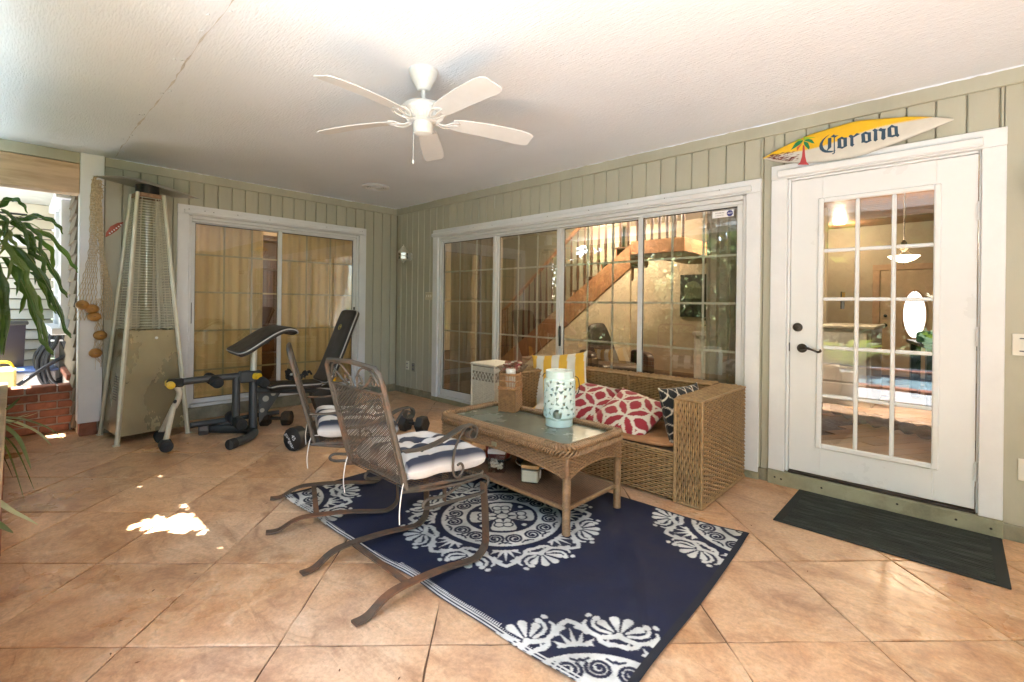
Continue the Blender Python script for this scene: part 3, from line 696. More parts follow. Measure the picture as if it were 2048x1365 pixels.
# recliner
rcl = thing('recliner', 'dark brown leather recliner with a throw, seen through the glass behind the sofa', 'armchair', (2.42, 1.85, FZ), -.7); rcl.scale = (.86, .86, .86)
def puff(mb, lo, hi, r=.06, n=10, mi=0, M=None):
    lo = V3(lo); hi = V3(hi); c = (lo+hi)/2; h = (hi-lo)/2; P = np.zeros((2*n, n+1, 3))
    for i in range(2*n):
        for j in range(n+1):
            a = 2*PI*i/(2*n); b = -PI/2+PI*j/n; e = .35
            sg = lambda x: math.copysign(abs(x)**e, x)
            P[i, j] = c+h*np.array([sg(math.cos(a))*abs(math.cos(b))**e, sg(math.sin(a))*abs(math.cos(b))**e, sg(math.sin(b))])
    return mb.grid(P, mi, M, closeu=True)
Rb = Matrix.Translation((-.28, 0, .55))@Matrix.Rotation(-.35, 4, 'Y')
puff(MB(), (-.3, -.36, .08), (.4, .36, .45)).build('seat', M_leather, rcl); puff(MB(), (-.12, -.34, -.25), (.10, .34, .50), M=Rb).build('backrest', M_leather, rcl)
puff(MB(), (-.35, -.50, .05), (.4, -.36, .62)).build('armrest', M_leather, rcl); puff(MB(), (-.35, .36, .05), (.4, .50, .62)).build('armrest', M_leather, rcl)
# recessed and hanging lamps that are lit
M_can = emis('lamp_glow', (1.0, .62, .26), 1.6); M_bowl = emis('lamp_bowl_glow', (1.0, .78, .48), 1.4)
def point(name, loc, e, r=.08, col=(1, .82, .60), parent=None):
    d = bpy.data.lights.new(name, 'POINT'); d.energy = e; d.shadow_soft_size = r; d.color = col
    o = bpy.data.objects.new(name, d); COL.objects.link(o); o.location = loc; return o
def downlight(x, y, zc, e, label):
    t = thing('recessed_light', label, 'light', (x, y, zc))
    MB().lathe([(.085, -.004), (.085, .0), (.062, .0), (.062, -.004)], 24, cap=False).build('trim_ring', M_white, t)
    MB().lathe([(.0, -.003), (.061, -.003), (.061, -.001)], 20).build('lamp', M_can, t); point('lamp_light', (x, y, zc-.12), e)
downlight(4.32, 5.85, 2.671, 3, 'lit recessed ceiling light seen at the top left of the french door glass')
downlight(2.2, 1.5, 2.719, 15, 'unseen recessed light added above the recliner to brighten the room'); downlight(1.0, 3.4, 2.719, 10, 'unseen recessed light added above the stairs to brighten the room'); downlight(3.6, 2.5, 2.719, 14, 'unseen recessed light added in front of the chimney to brighten the room')  # these three lamps are added to brighten the living room
pn = thing('pendant_lamp', 'lit glass bowl pendant lamp hanging on a chain behind the french door', 'pendant lamp', (5.33, 3.2, 1.83))
MB().lathe([(.0, -.06), (.04, -.055), (.10, -.03), (.145, .012), (.14, .014), (.09, -.02), (.0, -.045)], 26).build('bowl', M_bowl, pn)
MB().lathe([(.0, -.085), (.012, -.07), (.0, -.06)], 10).build('finial', M_bronze, pn)
MB().lathe([(.012, .06), (.03, .08), (.045, .10), (.02, .12), (.03, .16), (.012, .19), (.0, .2)], 16).build('crown', M_bronze, pn)
MB().tube([(0, 0, .19), (0, 0, .868)], .006, 6).build('chain', M_bronze, pn)
for k in range(3): MB().tube([(.02*math.cos(k*2.1), .02*math.sin(k*2.1), .10), (.10*math.cos(k*2.1), .10*math.sin(k*2.1), .0)], .005, 6).build('arm', M_bronze, pn)
point('pendant_light', (5.33, 3.2, 1.98), 10, .06)
# far entrance door with an oval light
ed = thing('entrance_door', 'pale far entrance door with bright oval glass, seen through the french door', 'door', (5.32, 6.6, FZ))
M_pink = mk('peach_trim', (.58, .38, .24), .5)
MB().cbox((-.62, -.05, 0), (-.52, 0, 1.80), .005).build('casing', M_pink, ed, smooth=False); MB().cbox((-.62, -.05, 1.801), (.66, 0, 1.90), .005).build('casing', M_pink, ed, smooth=False); MB().cbox((.56, -.05, 0), (.66, 0, 1.80), .005).build('casing', M_pink, ed, smooth=False)
MB().cbox((-.51, -.04, 0), (.55, -.005, 1.795), .004).build('door_leaf', mk('peach_door', (.62, .46, .30), .5), ed, smooth=False)
EY = Matrix(((1, 0, 0, 0), (0, 0, -1, -.041), (0, 1, 0, 1.05), (0, 0, 0, 1)))
el = [(.155*math.cos(a)-.06, .40*math.sin(a)) for a in np.linspace(0, 2*PI, 41)[:-1]]
MB().prism(el, 0, .004, M=EY).build('oval_glass', emis('glowing_oval_glass', (1, 1, .97), .32), ed, smooth=False)  # emission in the glass stands in for daylight behind it
MB().tube([(x, -.046, 1.05+y) for x, y in el], .016, 6, closed=True).build('oval_trim', M_pink, ed)
for pts in ([(-.06, -.39), (-.11, -.1), (-.06, .1), (-.01, -.1), (-.06, -.39)], [(-.06, .39), (-.12, .2), (-.06, .1), (.0, .2), (-.06, .39)], [(-.21, 0), (-.11, -.1)], [(.09, 0), (-.01, -.1)], [(-.19, .2), (-.12, .2)], [(.07, .2), (.0, .2)]): MB().tube([(x, -.047, 1.05+y) for x, y in pts], .004, 5).build('lead_came', M_pink, ed)
MB().lathe([(.03, 0), (.03, .02), (.0, .03)], 14, M=Matrix.Translation((-.44, -.04, .86))@RX).build('knob', M_bronze, ed); MB().lathe([(.025, 0), (.025, .02), (.0, .03)], 14, M=Matrix.Translation((-.44, -.04, 1.02))@RX).build('deadbolt', M_bronze, ed)
dw = thing('draft_stopper', 'grey crumpled draft stopper lying on the wood floor inside the french door', 'draft stopper', (0, 0, FZ))
M_grey = mk('grey_cloth', (.10, .085, .09), .9, var=.4, scale=9, stretch=(1, 5, 5), bump=.5, bscale=25)
ds = spline([(4.80, 2.42, .055), (5.0, 2.18, .055), (5.2, 1.98, .06), (5.4, 1.92, .06), (5.6, 1.80, .055), (5.9, 1.62, .05)], 8); rr = [.02]+[.05+.014*math.sin(k*1.3) for k in range(len(ds)-2)]+[.03]
MB().tube(ds, rr, 10).build('roll', M_grey, dw)
cb_ = thing('white_cabinet', 'white kitchen cabinet seen through the left panes of the french door', 'cabinet', (4.62, 3.5, FZ))
MB().cbox((-.10, -.5, 0), (.45, .5, .90), .006).build('carcass', M_white, cb_, smooth=False); MB().cbox((-.10, -.53, .902), (.48, .53, .94), .006).build('worktop', M_wbrick, cb_, smooth=False)
for k in range(4): MB().cbox((-.06, -.515, .08+k*.2), (.41, -.501, .26+k*.2), .005).build('drawer', M_white, cb_, smooth=False)
dt = thing('dining_table', 'dark dining table seen through the right panes of the french door', 'table', (5.75, 3.9, FZ), .2)
M_blue = mk('blue_black_wood', (.035, .045, .06), .3, var=.2)
MB().cbox((-.35, -.5, .70), (.6, .6, .74), .006).build('table_top', M_blue, dt, smooth=False)
for x, y in ((-.27, -.42), (.52, -.42), (-.27, .52), (.52, .52)): MB().cbox((x-.05, y-.05, 0), (x+.05, y+.05, .699), .006).build('leg', M_blue, dt, smooth=False)
puff(MB(), (-.2, -.35, .741), (.2, .1, .88)).build('green_throw', mk('green_cloth', (.02, .10, .07), .9, var=.3), None, loc=(5.62, 3.85, FZ)); tag(bpy.data.objects['green_throw'], 'folded dark green cloth on the dining table', 'cloth')
# small picture with a yellow print
pic = thing('small_picture', 'small yellow and blue picture on the wall left of the entrance door', 'picture', (4.52, 4.9, 1.36))
MB().box((-.015, -.13, -.13), (.0, .13, .13)).build('frame', M_blue, pic, smooth=False); MB().box((.001, -.12, .0), (.004, .12, .12)).build('print', mk('yellow_print', (.75, .42, .03), .6), pic, smooth=False)

# ---- curtained room behind the two-panel slider
def curtain(name, label, A, u0, u1, d, z0, z1, col, waves, amp=.03, gap=None):
    nu = int((u1-u0)*110); us = np.linspace(u0, u1, nu); rng = np.random.default_rng(int(abs(u0*100))+3)
    ph = np.cumsum(rng.uniform(.6, 1.4, nu)); ph = ph/ph[-1]*waves*2*PI
    P = np.zeros((nu, 6, 3))
    for j, t in enumerate(np.linspace(0, 1, 6)):
        dd = d+amp*(.75+.25*t)*np.sin(ph)+.008*np.sin(ph*.37+t*2)
        zz = z1+(z0-z1)*t
        P[:, j] = np.stack([us, dd, np.full(nu, zz)], 1) if A == 'A' else np.stack([-dd, us, np.full(nu, zz)], 1)
    return MB().grid(P).build(name, col, label=label, cat='curtain')
M_gold = mk('gold_curtain', (.70, .53, .27), .85, var=.08, scale=3, stretch=(1, 1, .2), sheen=.2); M_beige = mk('beige_curtain', (.50, .40, .31), .9, var=.10, scale=4, stretch=(1, 1, .2)); M_sheer = mk('grey_curtain', (.40, .35, .28), .9, var=.1, scale=4, stretch=(1, 1, .2))
curtain('curtain', 'golden curtain behind the left panel of the two-panel sliding door', 'B', -2.50, -1.72, .16, .12, 2.2, M_gold, 7, .02)
curtain('curtain', 'golden curtain behind the right panel of the two-panel sliding door', 'B', -1.52, -.50, .16, .12, 2.2, M_gold, 9, .02)
curtain('curtain', 'beige curtain gathered at the corner end of the wide sliding door', 'A', .97, 1.93, .17, .11, 2.15, M_beige, 9)
curtain('curtain', 'greyish curtain gathered at the right end of the wide sliding door', 'A', 4.27, 4.64, .17, .11, 2.15, M_sheer, 5, .02)
rb = MB(); rb.box((-3.3, -3.16, -.06), (-.125, .02, .09)); rb.box((-3.4, -3.16, .0), (-3.3, .12, 2.62)); rb.box((-3.3, -3.16, 2.55), (-.125, .02, 2.62)); struct('curtained_room', rb, M_room, smooth=False)
bs = thing('brown_shelf', 'brown shelf unit glimpsed between the golden curtains', 'shelf', (-.55, -1.45, .10))
MB().cbox((-.25, -.25, 0), (-.20, .3, 2.0), .005).build('back', M_dkwood, bs, smooth=False)
for k in range(6): MB().cbox((-.20, -.25, .1+k*.36), (.05, .3, .13+k*.36), .004).build('shelf', M_dkwood, bs, smooth=False)
downlight(-1.2, -.9, 2.549, 12, 'lit recessed ceiling light in the curtained room')

# ================================================================== yard behind the camera (it lights the porch and shows in the glass)
M_grass = mk('lawn', (.075, .13, .028), .9, var=.4, scale=3, bump=.6, bscale=60); M_deck = mk('pool_deck_concrete', (.46, .46, .455), .8, var=.12, scale=3, bump=.2)
gd = MB(); gd.box((-60, -70, -.4), (80, -9.0, -.06)); gd.box((-60, -9.0, -.4), (-.62, -4.25, -.06)); gd.box((-60, -4.25, -.4), (-.62, 60, -.06)); gd.box((16, -9.0, -.4), (80, 60, -.06)); gd.box((9.1, .1, -.4), (16, 60, -.06)); struct('ground', gd, M_grass, smooth=False)
dk = MB(); dk.box((-.62, -5.6, -.3), (16, -4.252, -.012)); dk.box((-.62, -9.0, -.3), (2.2, -5.6, -.012)); dk.box((10.0, -9.0, -.3), (16, -5.6, -.012)); dk.box((2.2, -9.0, -.3), (10.0, -8.2, -.012)); dk.box((9.0, -4.252, -.3), (16, .1, -.012)); dk.box((-4.6, -9.0, -.3), (-.624, -3.36, -.014)); struct('pool_bounce_deck', dk, M_deck, smooth=False)  # wide near deck and left strip are added to bounce sun onto the ceiling
mw, n_, l_, b_ = nodes_of('pool_water'); b_.inputs['Base Color'].default_value = (.34, .50, .55, 1); b_.inputs['Roughness'].default_value = .06
tw = noise(n_, l_, coord(n_), 5, 3); add_bump(n_, l_, b_, tw.outputs['Fac'], .3, .02)
pw = MB(); pw.box((2.2, -8.2, -.6), (10.0, -5.6, -.12)); struct('pool_water', pw, mw, smooth=False)
cp = thing('pool_coping', 'red brick coping around the swimming pool', 'coping')
ckm = MB().cbox((-.095, -.11, -.02), (.095, .11, .02), .006).mesh('brick', M_brick, False); cks = MB().cbox((-.11, -.095, -.02), (.11, .095, .02), .006).mesh('brick', M_brick, False)
for k in range(39):
    for y in (-8.2, -5.6): obj('brick', ckm, cp, loc=(2.25+k*.2, y, .010))
for k in range(12):
    for x in (2.2, 10.0): obj('brick', cks, cp, loc=(x, -8.0+k*.2, .0105))
M_bark = mk('bark', (.12, .085, .055), .9, var=.35, scale=6, stretch=(1, 1, .25), bump=.6, bscale=18)
M_lf = [leafy('leaf_mid', (.060, .125, .022), .35, .8), leafy('leaf_light', (.11, .19, .035), .3, .8), leafy('leaf_dark', (.035, .08, .018), .35, .8)]
def leaf_mass(mb, cs, size, mi=0):
    n = len(cs); a = RNG.normal(size=(n, 3)); a /= np.linalg.norm(a, axis=1)[:, None]; b = np.cross(a, RNG.normal(size=(n, 3))); b /= np.linalg.norm(b, axis=1)[:, None]
    s = size*RNG.uniform(.6, 1.4, (n, 1)); vs = np.stack([cs-a*s, cs+b*s*.55, cs+a*s, cs-b*s*.55], 1).reshape(-1, 3)
    mb.add(vs, [(4*i, 4*i+1, 4*i+2, 4*i+3) for i in range(n)], mi)
def tree(name, label, base, height, crown_c, crown_r, nleaf, size, mat, group=None, keep=None, clumps=26):
    t = thing(name, label, 'tree', base, group=group)
    tr = MB(); cc = V3(crown_c); top = cc*np.array([.8, .8, .9])
    tr.tube(spline([(0, 0, -.1), (cc[0]*.1, cc[1]*.1, height*.25), (cc[0]*.5, cc[1]*.5, height*.5), tuple(top)], 5), np.linspace(.045*height*.6, .02, 16), 9)
    ctr = cc+RNG.normal(size=(clumps, 3))*.45*V3(crown_r)
    for k in range(9):
        e = ctr[k]; s0 = np.array([cc[0]*.5, cc[1]*.5, height*.5]); tr.tube(spline([s0, (s0+e)/2+RNG.normal(size=3)*.15, e], 4), np.linspace(.05, .012, 9), 6)
    tr.build('trunk', M_bark, t)
    lm = MB(); cs = ctr[RNG.integers(0, clumps, nleaf)]+RNG.normal(size=(nleaf, 3))*.26*V3(crown_r)*RNG.uniform(.5, 1.2, (nleaf, 1))
    if keep is not None: cs = cs[keep(cs+V3(base))]
    leaf_mass(lm, cs, size); lm.build('crown', mat, t, smooth=False); return t
tree('garden_tree', 'leafy garden tree beyond the far end of the pool', (7.5, -13, 0), 7, (0, 0, 3.6), (3.4, 2.4, 2.6), 7000, .22, M_lf[0], 'garden trees behind the camera')
tree('garden_tree', 'pale green garden tree beside the umbrella', (3.4, -13.0, 0), 7, (0, 0, 3.6), (3.2, 2.2, 2.6), 7000, .21, M_lf[1], 'garden trees behind the camera')
tree('garden_tree', 'dark garden tree at the left of the yard', (-2.0, -12.5, 0), 7, (0, 0, 3.8), (3.4, 2.4, 2.8), 7000, .22, M_lf[2], 'garden trees behind the camera')
tree('garden_tree', 'tall garden tree at the right of the yard', (12, -12, 0), 7, (0, 0, 3.8), (3.2, 2.6, 2.8), 6000, .22, M_lf[0], 'garden trees behind the camera')
tree('garden_tree', 'tall leafy tree closing the far left of the yard', (-8, -10, 0), 8, (0, 0, 4.4), (3.6, 2.8, 3.2), 7000, .24, M_lf[0], 'garden trees behind the camera')
def patch(p):
    """leaf gap through which the sun reaches the floor: follow the sun ray down to the slab"""
    t = p[:, 2]/SUN.z; x = p[:, 0]-t*SUN.x; y = p[:, 1]-t*SUN.y
    u, v = (x-2.64)*.727+(y+3.08)*.687, -(x-2.64)*.687+(y+3.08)*.727
    wv = .02*np.sin(u*40)
    d = np.minimum((u/.33)**2+((v+wv)/.14)**2, ((u+.02)/.19)**2+((v-.25)/.07)**2)
    return RNG.uniform(.62, 1.25, len(d)) < d
# unseen leafy planting added to the planter (outside the frame): it shades the slab but for a gap
hd_ = thing('shade_hedge', 'unseen dense hedge added in the brick planter to shade the floor', 'hedge', (0, 0, 0))
hs_ = MB()
for k in range(32):
    x = -.3+k*.125; hs_.tube(spline([(x, -4.03, .3), (x+RNG.normal()*.1, -4.03+RNG.normal()*.05, .9), (x+RNG.normal()*.2, -4.03+RNG.normal()*.08, 1.7)], 3), np.linspace(.012, .004, 7), 5)
hs_.build('stems', M_bark, hd_)
nl = 14000; cs = np.stack([RNG.uniform(-.4, 3.75, nl), RNG.uniform(-4.20, -3.92, nl), RNG.uniform(.36, 2.15, nl)], 1); cs = cs[patch(cs)]
lm = MB(); leaf_mass(lm, cs, .060); lm.build('foliage', leafy('hedge_leaf', (.12, .20, .045), .4, 1.5, .4, .55, (.38, .47, .24)), hd_, smooth=False)
for k, (x, y, r) in enumerate(((-1.2, -10.2, 1.0), (1.4, -10.0, .9), (4.2, -10.3, 1.1), (6.8, -9.9, .9), (9.5, -10.2, 1.1), (-4.4, -8.2, 1.2))):
    sh = thing('garden_shrub', 'rounded green shrub bordering the lawn '+('left of the pool', 'at the left corner of the pool', 'behind the middle of the pool', 'behind the right half of the pool', 'at the right corner of the pool', 'beside the umbrella')[k], 'shrub', (x, y, -.06), group='shrubs bordering the lawn')
    sm = MB()
    for q in range(6): sm.tube(spline([(0, 0, 0), (RNG.normal()*.2, RNG.normal()*.2, r*.5), (RNG.normal()*.5, RNG.normal()*.5, r)], 3), .015, 5)
    sm.build('stems', M_bark, sh)
    n2 = 1500; d = RNG.normal(size=(n2, 3)); d /= np.linalg.norm(d, axis=1)[:, None]; cs = d*RNG.uniform(.55, 1.05, (n2, 1))*np.array([r, r*.8, r*.8])+np.array([0, 0, r*.85]); cs = cs[cs[:, 2] > .05]
    lm = MB(); leaf_mass(lm, cs, .09); lm.build('foliage', M_lf[k % 3], sh, smooth=False)
um = thing('patio_umbrella', 'white market umbrella standing in the yard', 'umbrella', (-4.2, -6.2, -.06))
MB().tube([(0, 0, 0), (0, 0, 2.45)], .02, 8).build('pole', M_dkwood, um)
cn = []; 
for i in range(8):
    a = i*PI/4; cn.append((1.35*math.cos(a), 1.35*math.sin(a), 1.75))
MB().add(cn+[(0, 0, 2.4)], [(i, (i+1) % 8, 8) for i in range(8)]).build('canopy', M_stick, um, smooth=False)
for i in range(8): MB().tube([(0, 0, 2.38), tuple(V3(cn[i])+np.array([0, 0, -.02]))], .008, 5).build('rib', M_dkwood, um)
pp = thing('potted_palm', 'small palm in a white pot on the pool deck', 'plant', (4.62, -4.38, -.012))
MB().lathe([(.10, 0), (.15, .32), (.16, .36), (.14, .36), (.0, .33)], 18).build('pot', M_white, pp)
pf_ = MB()
for k in range(16):
    a = k*2.4; L = random.uniform(.35, .55); c0 = np.array([0, 0, .34]); e = np.array([math.cos(a)*L, math.sin(a)*L, .34+random.uniform(.15, .5)])
    for q in range(12):
        tq = .25+.75*q/12; p_ = c0+(e-c0)*tq+np.array([0, 0, .12*math.sin(PI*tq)]); sd = np.array([-math.sin(a), math.cos(a), 0])
        for s_ in (-1, 1): pf_.add([p_, p_+sd*s_*.06+np.array([0, 0, -.02]), p_+sd*s_*.15+(e-c0)*.12+np.array([0, 0, -.05])], [(0, 1, 2)])
pf_.build('fronds', M_lf[1], pp, smooth=False)
# ================================================================== rug
def seg_d(x, y, pts):
    d = np.full(x.shape, 9.)
    for (x0, y0), (x1, y1) in zip(pts[:-1], pts[1:]):
        dx, dy = x1-x0, y1-y0; t = np.clip(((x-x0)*dx+(y-y0)*dy)/(dx*dx+dy*dy+1e-12), 0, 1); d = np.minimum(d, np.hypot(x-x0-t*dx, y-y0-t*dy))
    return d
def drop(x, y, p, q, r0, r1):
    dx, dy = q[0]-p[0], q[1]-p[1]; t = np.clip(((x-p[0])*dx+(y-p[1])*dy)/(dx*dx+dy*dy), 0, 1)
    return np.hypot(x-p[0]-t*dx, y-p[1]-t*dy) < r0+(r1-r0)*t
def medallion(X, Y, R=.57):
    r = np.hypot(X, Y)/R; th = np.arctan2(Y, X); w = np.zeros(X.shape, bool)
    n8 = PI/4; a = (th+n8/2) % n8-n8/2; x = np.abs(r*a); y = r                      # arch sector, mirrored
    w |= (seg_d(x, y, [(0, .915), (.05, .885), (.10, .84), (.135, .79), (.18, .755), (.24, .765), (.30, .785)]) < .020)
    for p, q, r0 in (((0, .68), (0, .835), .020), ((.03, .685), (.075, .79), .020), ((.075, .68), (.135, .735), .020)): w |= drop(x, y, p, q, r0, .002)
    w |= (x < .115) & (y > .665) & (y < .69)
    w |= (seg_d(x, y, [(.045, .845), (.085, .825), (.10, .79)]) < .016)
    w |= (seg_d(x, y, [(.17, .755), (.175, .715), (.21, .69), (.26, .70)]) < .020) | drop(x, y, (.21, .69), (.225, .745), .018, .002)
    b = (th % n8)-n8/2; x = np.abs(r*b)                                             # petal bunch between arches
    w |= np.hypot(x, y-.80) < .026
    w |= drop(x, y, (.012, .835), (.046, .955), .006, .034)
    w |= drop(x, y, (.04, .825), (.125, .905), .006, .030)
    w |= (seg_d(x, y, [(.06, .805), (.13, .825), (.175, .865), (.185, .915)]) < .013) | (np.hypot(x-.165, y-.945) < .027)
    w |= np.hypot(x-.225, y-.975) < .022
    w |= (seg_d(x, y, [(.215, .84), (.245, .885), (.235, .915)]) < .011)
    # scroll band
    n16 = PI/8; k = np.floor(th/n16).astype(int); a = th-(k+.5)*n16; u = r*a*np.where(k % 2 == 0, 1, -1); v = r-.478
    rho = np.hypot(u, v); ph = (np.arctan2(v, u)+PI*1.2) % (2*PI)
    nav = np.zeros(X.shape, bool)
    for t in (0, 1):
        tgt = .082-.032*(ph/(2*PI)+t); nav |= (np.abs(rho-tgt) < .0125) & (tgt > .014)
    nav |= rho < .016; nav |= (seg_d(np.abs(r*a), r, [(.055, .56), (.09, .535), (.11, .55)]) < .010)
    band = (r > .355) & (r < .60); w = np.where(band, ~nav, np.where((r >= .60) & (r < .652), False, w))
    # centre flower
    a4 = (th+PI/4) % (PI/2)-PI/4; x = np.abs(r*np.sin(a4)); y = r*np.cos(a4)
    inn = (drop(x, y, (.03, .10), (.145, .215), .035, .075) | (np.hypot(x, y-.285) < .026) | (r < .055))
    ol = (np.abs(np.hypot(x-.105, y-.165)-.048) < .009) | (seg_d(x, y, [(0, .06), (0, .19)]) < .011) | (seg_d(x, y, [(0, .12), (.05, .155)]) < .008)
    w = np.where(r < .32, inn & ~ol, np.where((r >= .32) & (r < .355), False, w))
    return w & (r < 1.02)
RL, RWd = 2.36, 1.47; nx, ny = 640, 400
xs = np.linspace(-RL/2, RL/2, nx); ys = np.linspace(-RWd/2, RWd/2, ny); GX, GY = np.meshgrid(xs, ys, indexing='ij')
def rugpat(X, Y):
    w = medallion(X-.03, Y-.0)
    for cx, cy in ((1.2, .83), (1.2, -.86), (-1.15, .83), (-1.15, -.86)): w = w | medallion(X-cx, Y-cy)
    return w
acc = np.zeros(GX.shape); jag = RNG.normal(0, .0016, GX.shape)
for ddx in (-.0012, .0012):
    for ddy in (-.0012, .0012): acc += rugpat(GX+ddx+jag, GY+ddy)
acc /= 4
e = np.minimum(RL/2-np.abs(GX), RWd/2-np.abs(GY))
navy = np.array([.006, .009, .034]); white = np.array([.62, .62, .58]); dark = np.array([.012, .014, .022])
col = navy+(white-navy)*acc[..., None]
ey = GY+RWd/2; ex = RL/2-np.abs(GX)
stripe = ((ey < .028) & (ey > .020)) | ((ey < .012) & (ey > .004)) | ((ey > .03) & (ey < .055) & ((GX*90) % 1 < .5) & (GX*0+ey < .03+.022*np.abs(((GX*90) % 1)-.25)*4))
col = np.where((ex < .03)[..., None], dark, col); col = np.where(stripe[..., None], white, col); col = np.where((RWd/2-GY < .012)[..., None], dark*1.5, col)
zz = .006+.004*np.sin(GX*2.7+1)*np.sin(GY*3.4+.5)+.006*np.exp(-(GY+RWd/2)**2/.012)*np.clip(np.sin(GX*7.5+.6), 0, 1)+.003*np.exp(-(GX-RL/2)**2/.01)*np.sin(GY*8)
zz = np.maximum(zz, .0035)+.014*np.exp(-((GX-RL/2)**2+(GY-RWd/2)**2)/.012)+.010*np.exp(-((GX+RL/2)**2+(GY+RWd/2)**2)/.010)
GY = GY+.005*np.sin(GX*5+.4)+.003*np.sin(GX*13); GX = GX+.004*np.sin(GY*6+1)
P = np.stack([GX, GY, zz], -1); mb = MB(); mb.grid(P)
me = mb.mesh('patio_rug', mk('rug_weave', (1, 1, 1), .9, var=.28, scale=5, bump=.35, bscale=260, attr='Col', dirt=None), True)
set_col(me, col.reshape(-1, 3))
rug = obj('patio_rug', me, loc=(3.825, -1.765, .002), rot=(0, 0, math.radians(2.6)), label='navy outdoor rug with white medallions under the coffee table', cat='rug')
# ================================================================== doormat
dm = thing('doormat', 'dark ribbed doormat on the floor before the french door', 'doormat', (5.482, -.355, .001), math.radians(0))
M_mat = mk('mat_rib', (.030, .036, .028), .95, var=.6, scale=25, stretch=(.3, 3, 1), bump=.8, bscale=160, dirt=(.07, .075, .065), dscale=12); M_rub = mk('mat_rubber', (.018, .021, .017), .8, var=.3)
MB().cbox((-.48, -.315, 0), (.48, .315, .008), .003).build('backing', M_rub, dm, smooth=False)
rb_ = MB()
for k in range(28): rb_.cbox((-.432, -.287+k*.0207, .008), (.432, -.287+k*.0207+.0148, .0125), .002)
tag(rb_.build('ribs', M_mat, dm, smooth=False), kind='stuff')

# ================================================================== wicker sofa
M_wick = mk('honey_wicker', (.36, .225, .10), .55, var=.30, scale=30, dirt=(.22, .13, .055), dscale=9); M_wickd = mk('wicker_backing', (.055, .03, .011), .9)  # second material: dark brown core behind the sofa strands
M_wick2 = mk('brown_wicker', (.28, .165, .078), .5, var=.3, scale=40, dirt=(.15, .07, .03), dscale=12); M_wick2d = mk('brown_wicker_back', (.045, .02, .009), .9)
sofa = thing('wicker_sofa', 'honey brown wicker sofa standing against the wide glass door', 'sofa')
X0, X1, Y0, Y1, SH, SS = 2.92, 4.65, -.84, -.06, .66, .285; AW = .165
def wpanel(name, faces, core, parent=sofa, m=M_wick, md=M_wickd, p=.0135, q=.036, amp=.0055, th=.005):
    mb = MB()
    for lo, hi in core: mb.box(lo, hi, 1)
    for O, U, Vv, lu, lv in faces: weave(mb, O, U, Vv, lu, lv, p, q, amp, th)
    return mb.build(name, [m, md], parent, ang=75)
ux, uy, uz, un = (1, 0, 0), (0, 1, 0), (0, 0, 1), (0, -1, 0); ix = (-1, 0, 0); e_ = .007
for nm, a, b_ in (('arm', X0, X0+AW), ('arm', X1-AW, X1)):
    wpanel(nm, [((a, Y0-e_*0, .015), uz, ix, SH-.02, -0+.0001) if False else ((b_, Y0-e_, .012), uz, ix, SH-.012, b_-a),      # front, strands upright
                ((b_+e_, Y0, .012), uy, uz, Y1-Y0, SH-.012), ((a-e_, Y1, .012), un, uz, Y1-Y0, SH-.012), ((a, Y0, SH+e_), ux, uy, b_-a, Y1-Y0)],
           [((a, Y0, .01), (b_, Y1, SH))])
    for zz in (.012, SH): MB().tube([(a, Y0-.004, zz), (b_, Y0-.004, zz), (b_+.004, Y0, zz), (b_+.004, Y1, zz)], .009, 6).build('edge_binding', M_wick, sofa)
    MB().tube([(b_+.003, Y0-.004, .01), (b_+.003, Y0-.004, SH)], .009, 6).build('edge_binding', M_wick, sofa); MB().tube([(a-.003, Y0-.004, .01), (a-.003, Y0-.004, SH)], .009, 6).build('edge_binding', M_wick, sofa)
xa, xb = X0+AW+.008, X1-AW-.008; xm = 3.80
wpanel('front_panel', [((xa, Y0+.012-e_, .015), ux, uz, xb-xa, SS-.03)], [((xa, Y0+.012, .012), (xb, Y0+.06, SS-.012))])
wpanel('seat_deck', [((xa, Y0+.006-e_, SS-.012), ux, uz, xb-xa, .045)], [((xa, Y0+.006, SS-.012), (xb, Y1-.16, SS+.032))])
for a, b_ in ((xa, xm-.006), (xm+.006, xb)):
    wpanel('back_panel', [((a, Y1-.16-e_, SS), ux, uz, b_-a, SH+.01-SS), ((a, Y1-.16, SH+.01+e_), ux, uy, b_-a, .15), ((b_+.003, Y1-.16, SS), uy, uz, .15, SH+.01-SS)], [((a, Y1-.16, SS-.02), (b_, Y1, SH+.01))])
    MB().tube([(a, Y1-.168, SS), (a, Y1-.168, SH+.012), (b_, Y1-.168, SH+.012), (b_, Y1-.168, SS)], .009, 6).build('edge_binding', M_wick, sofa)
M_seat = mk('worn_brown_cushion', (.40, .20, .085), .85, var=.25, scale=6, bump=.3, bscale=120, dirt=(.17, .08, .035), dscale=5)
sc = MB(); puff(sc, (xa+.005, Y0+.012, SS+.034), (xb-.005, Y1-.17, SS+.062), n=14); sc.build('seat_pad', M_seat, sofa)

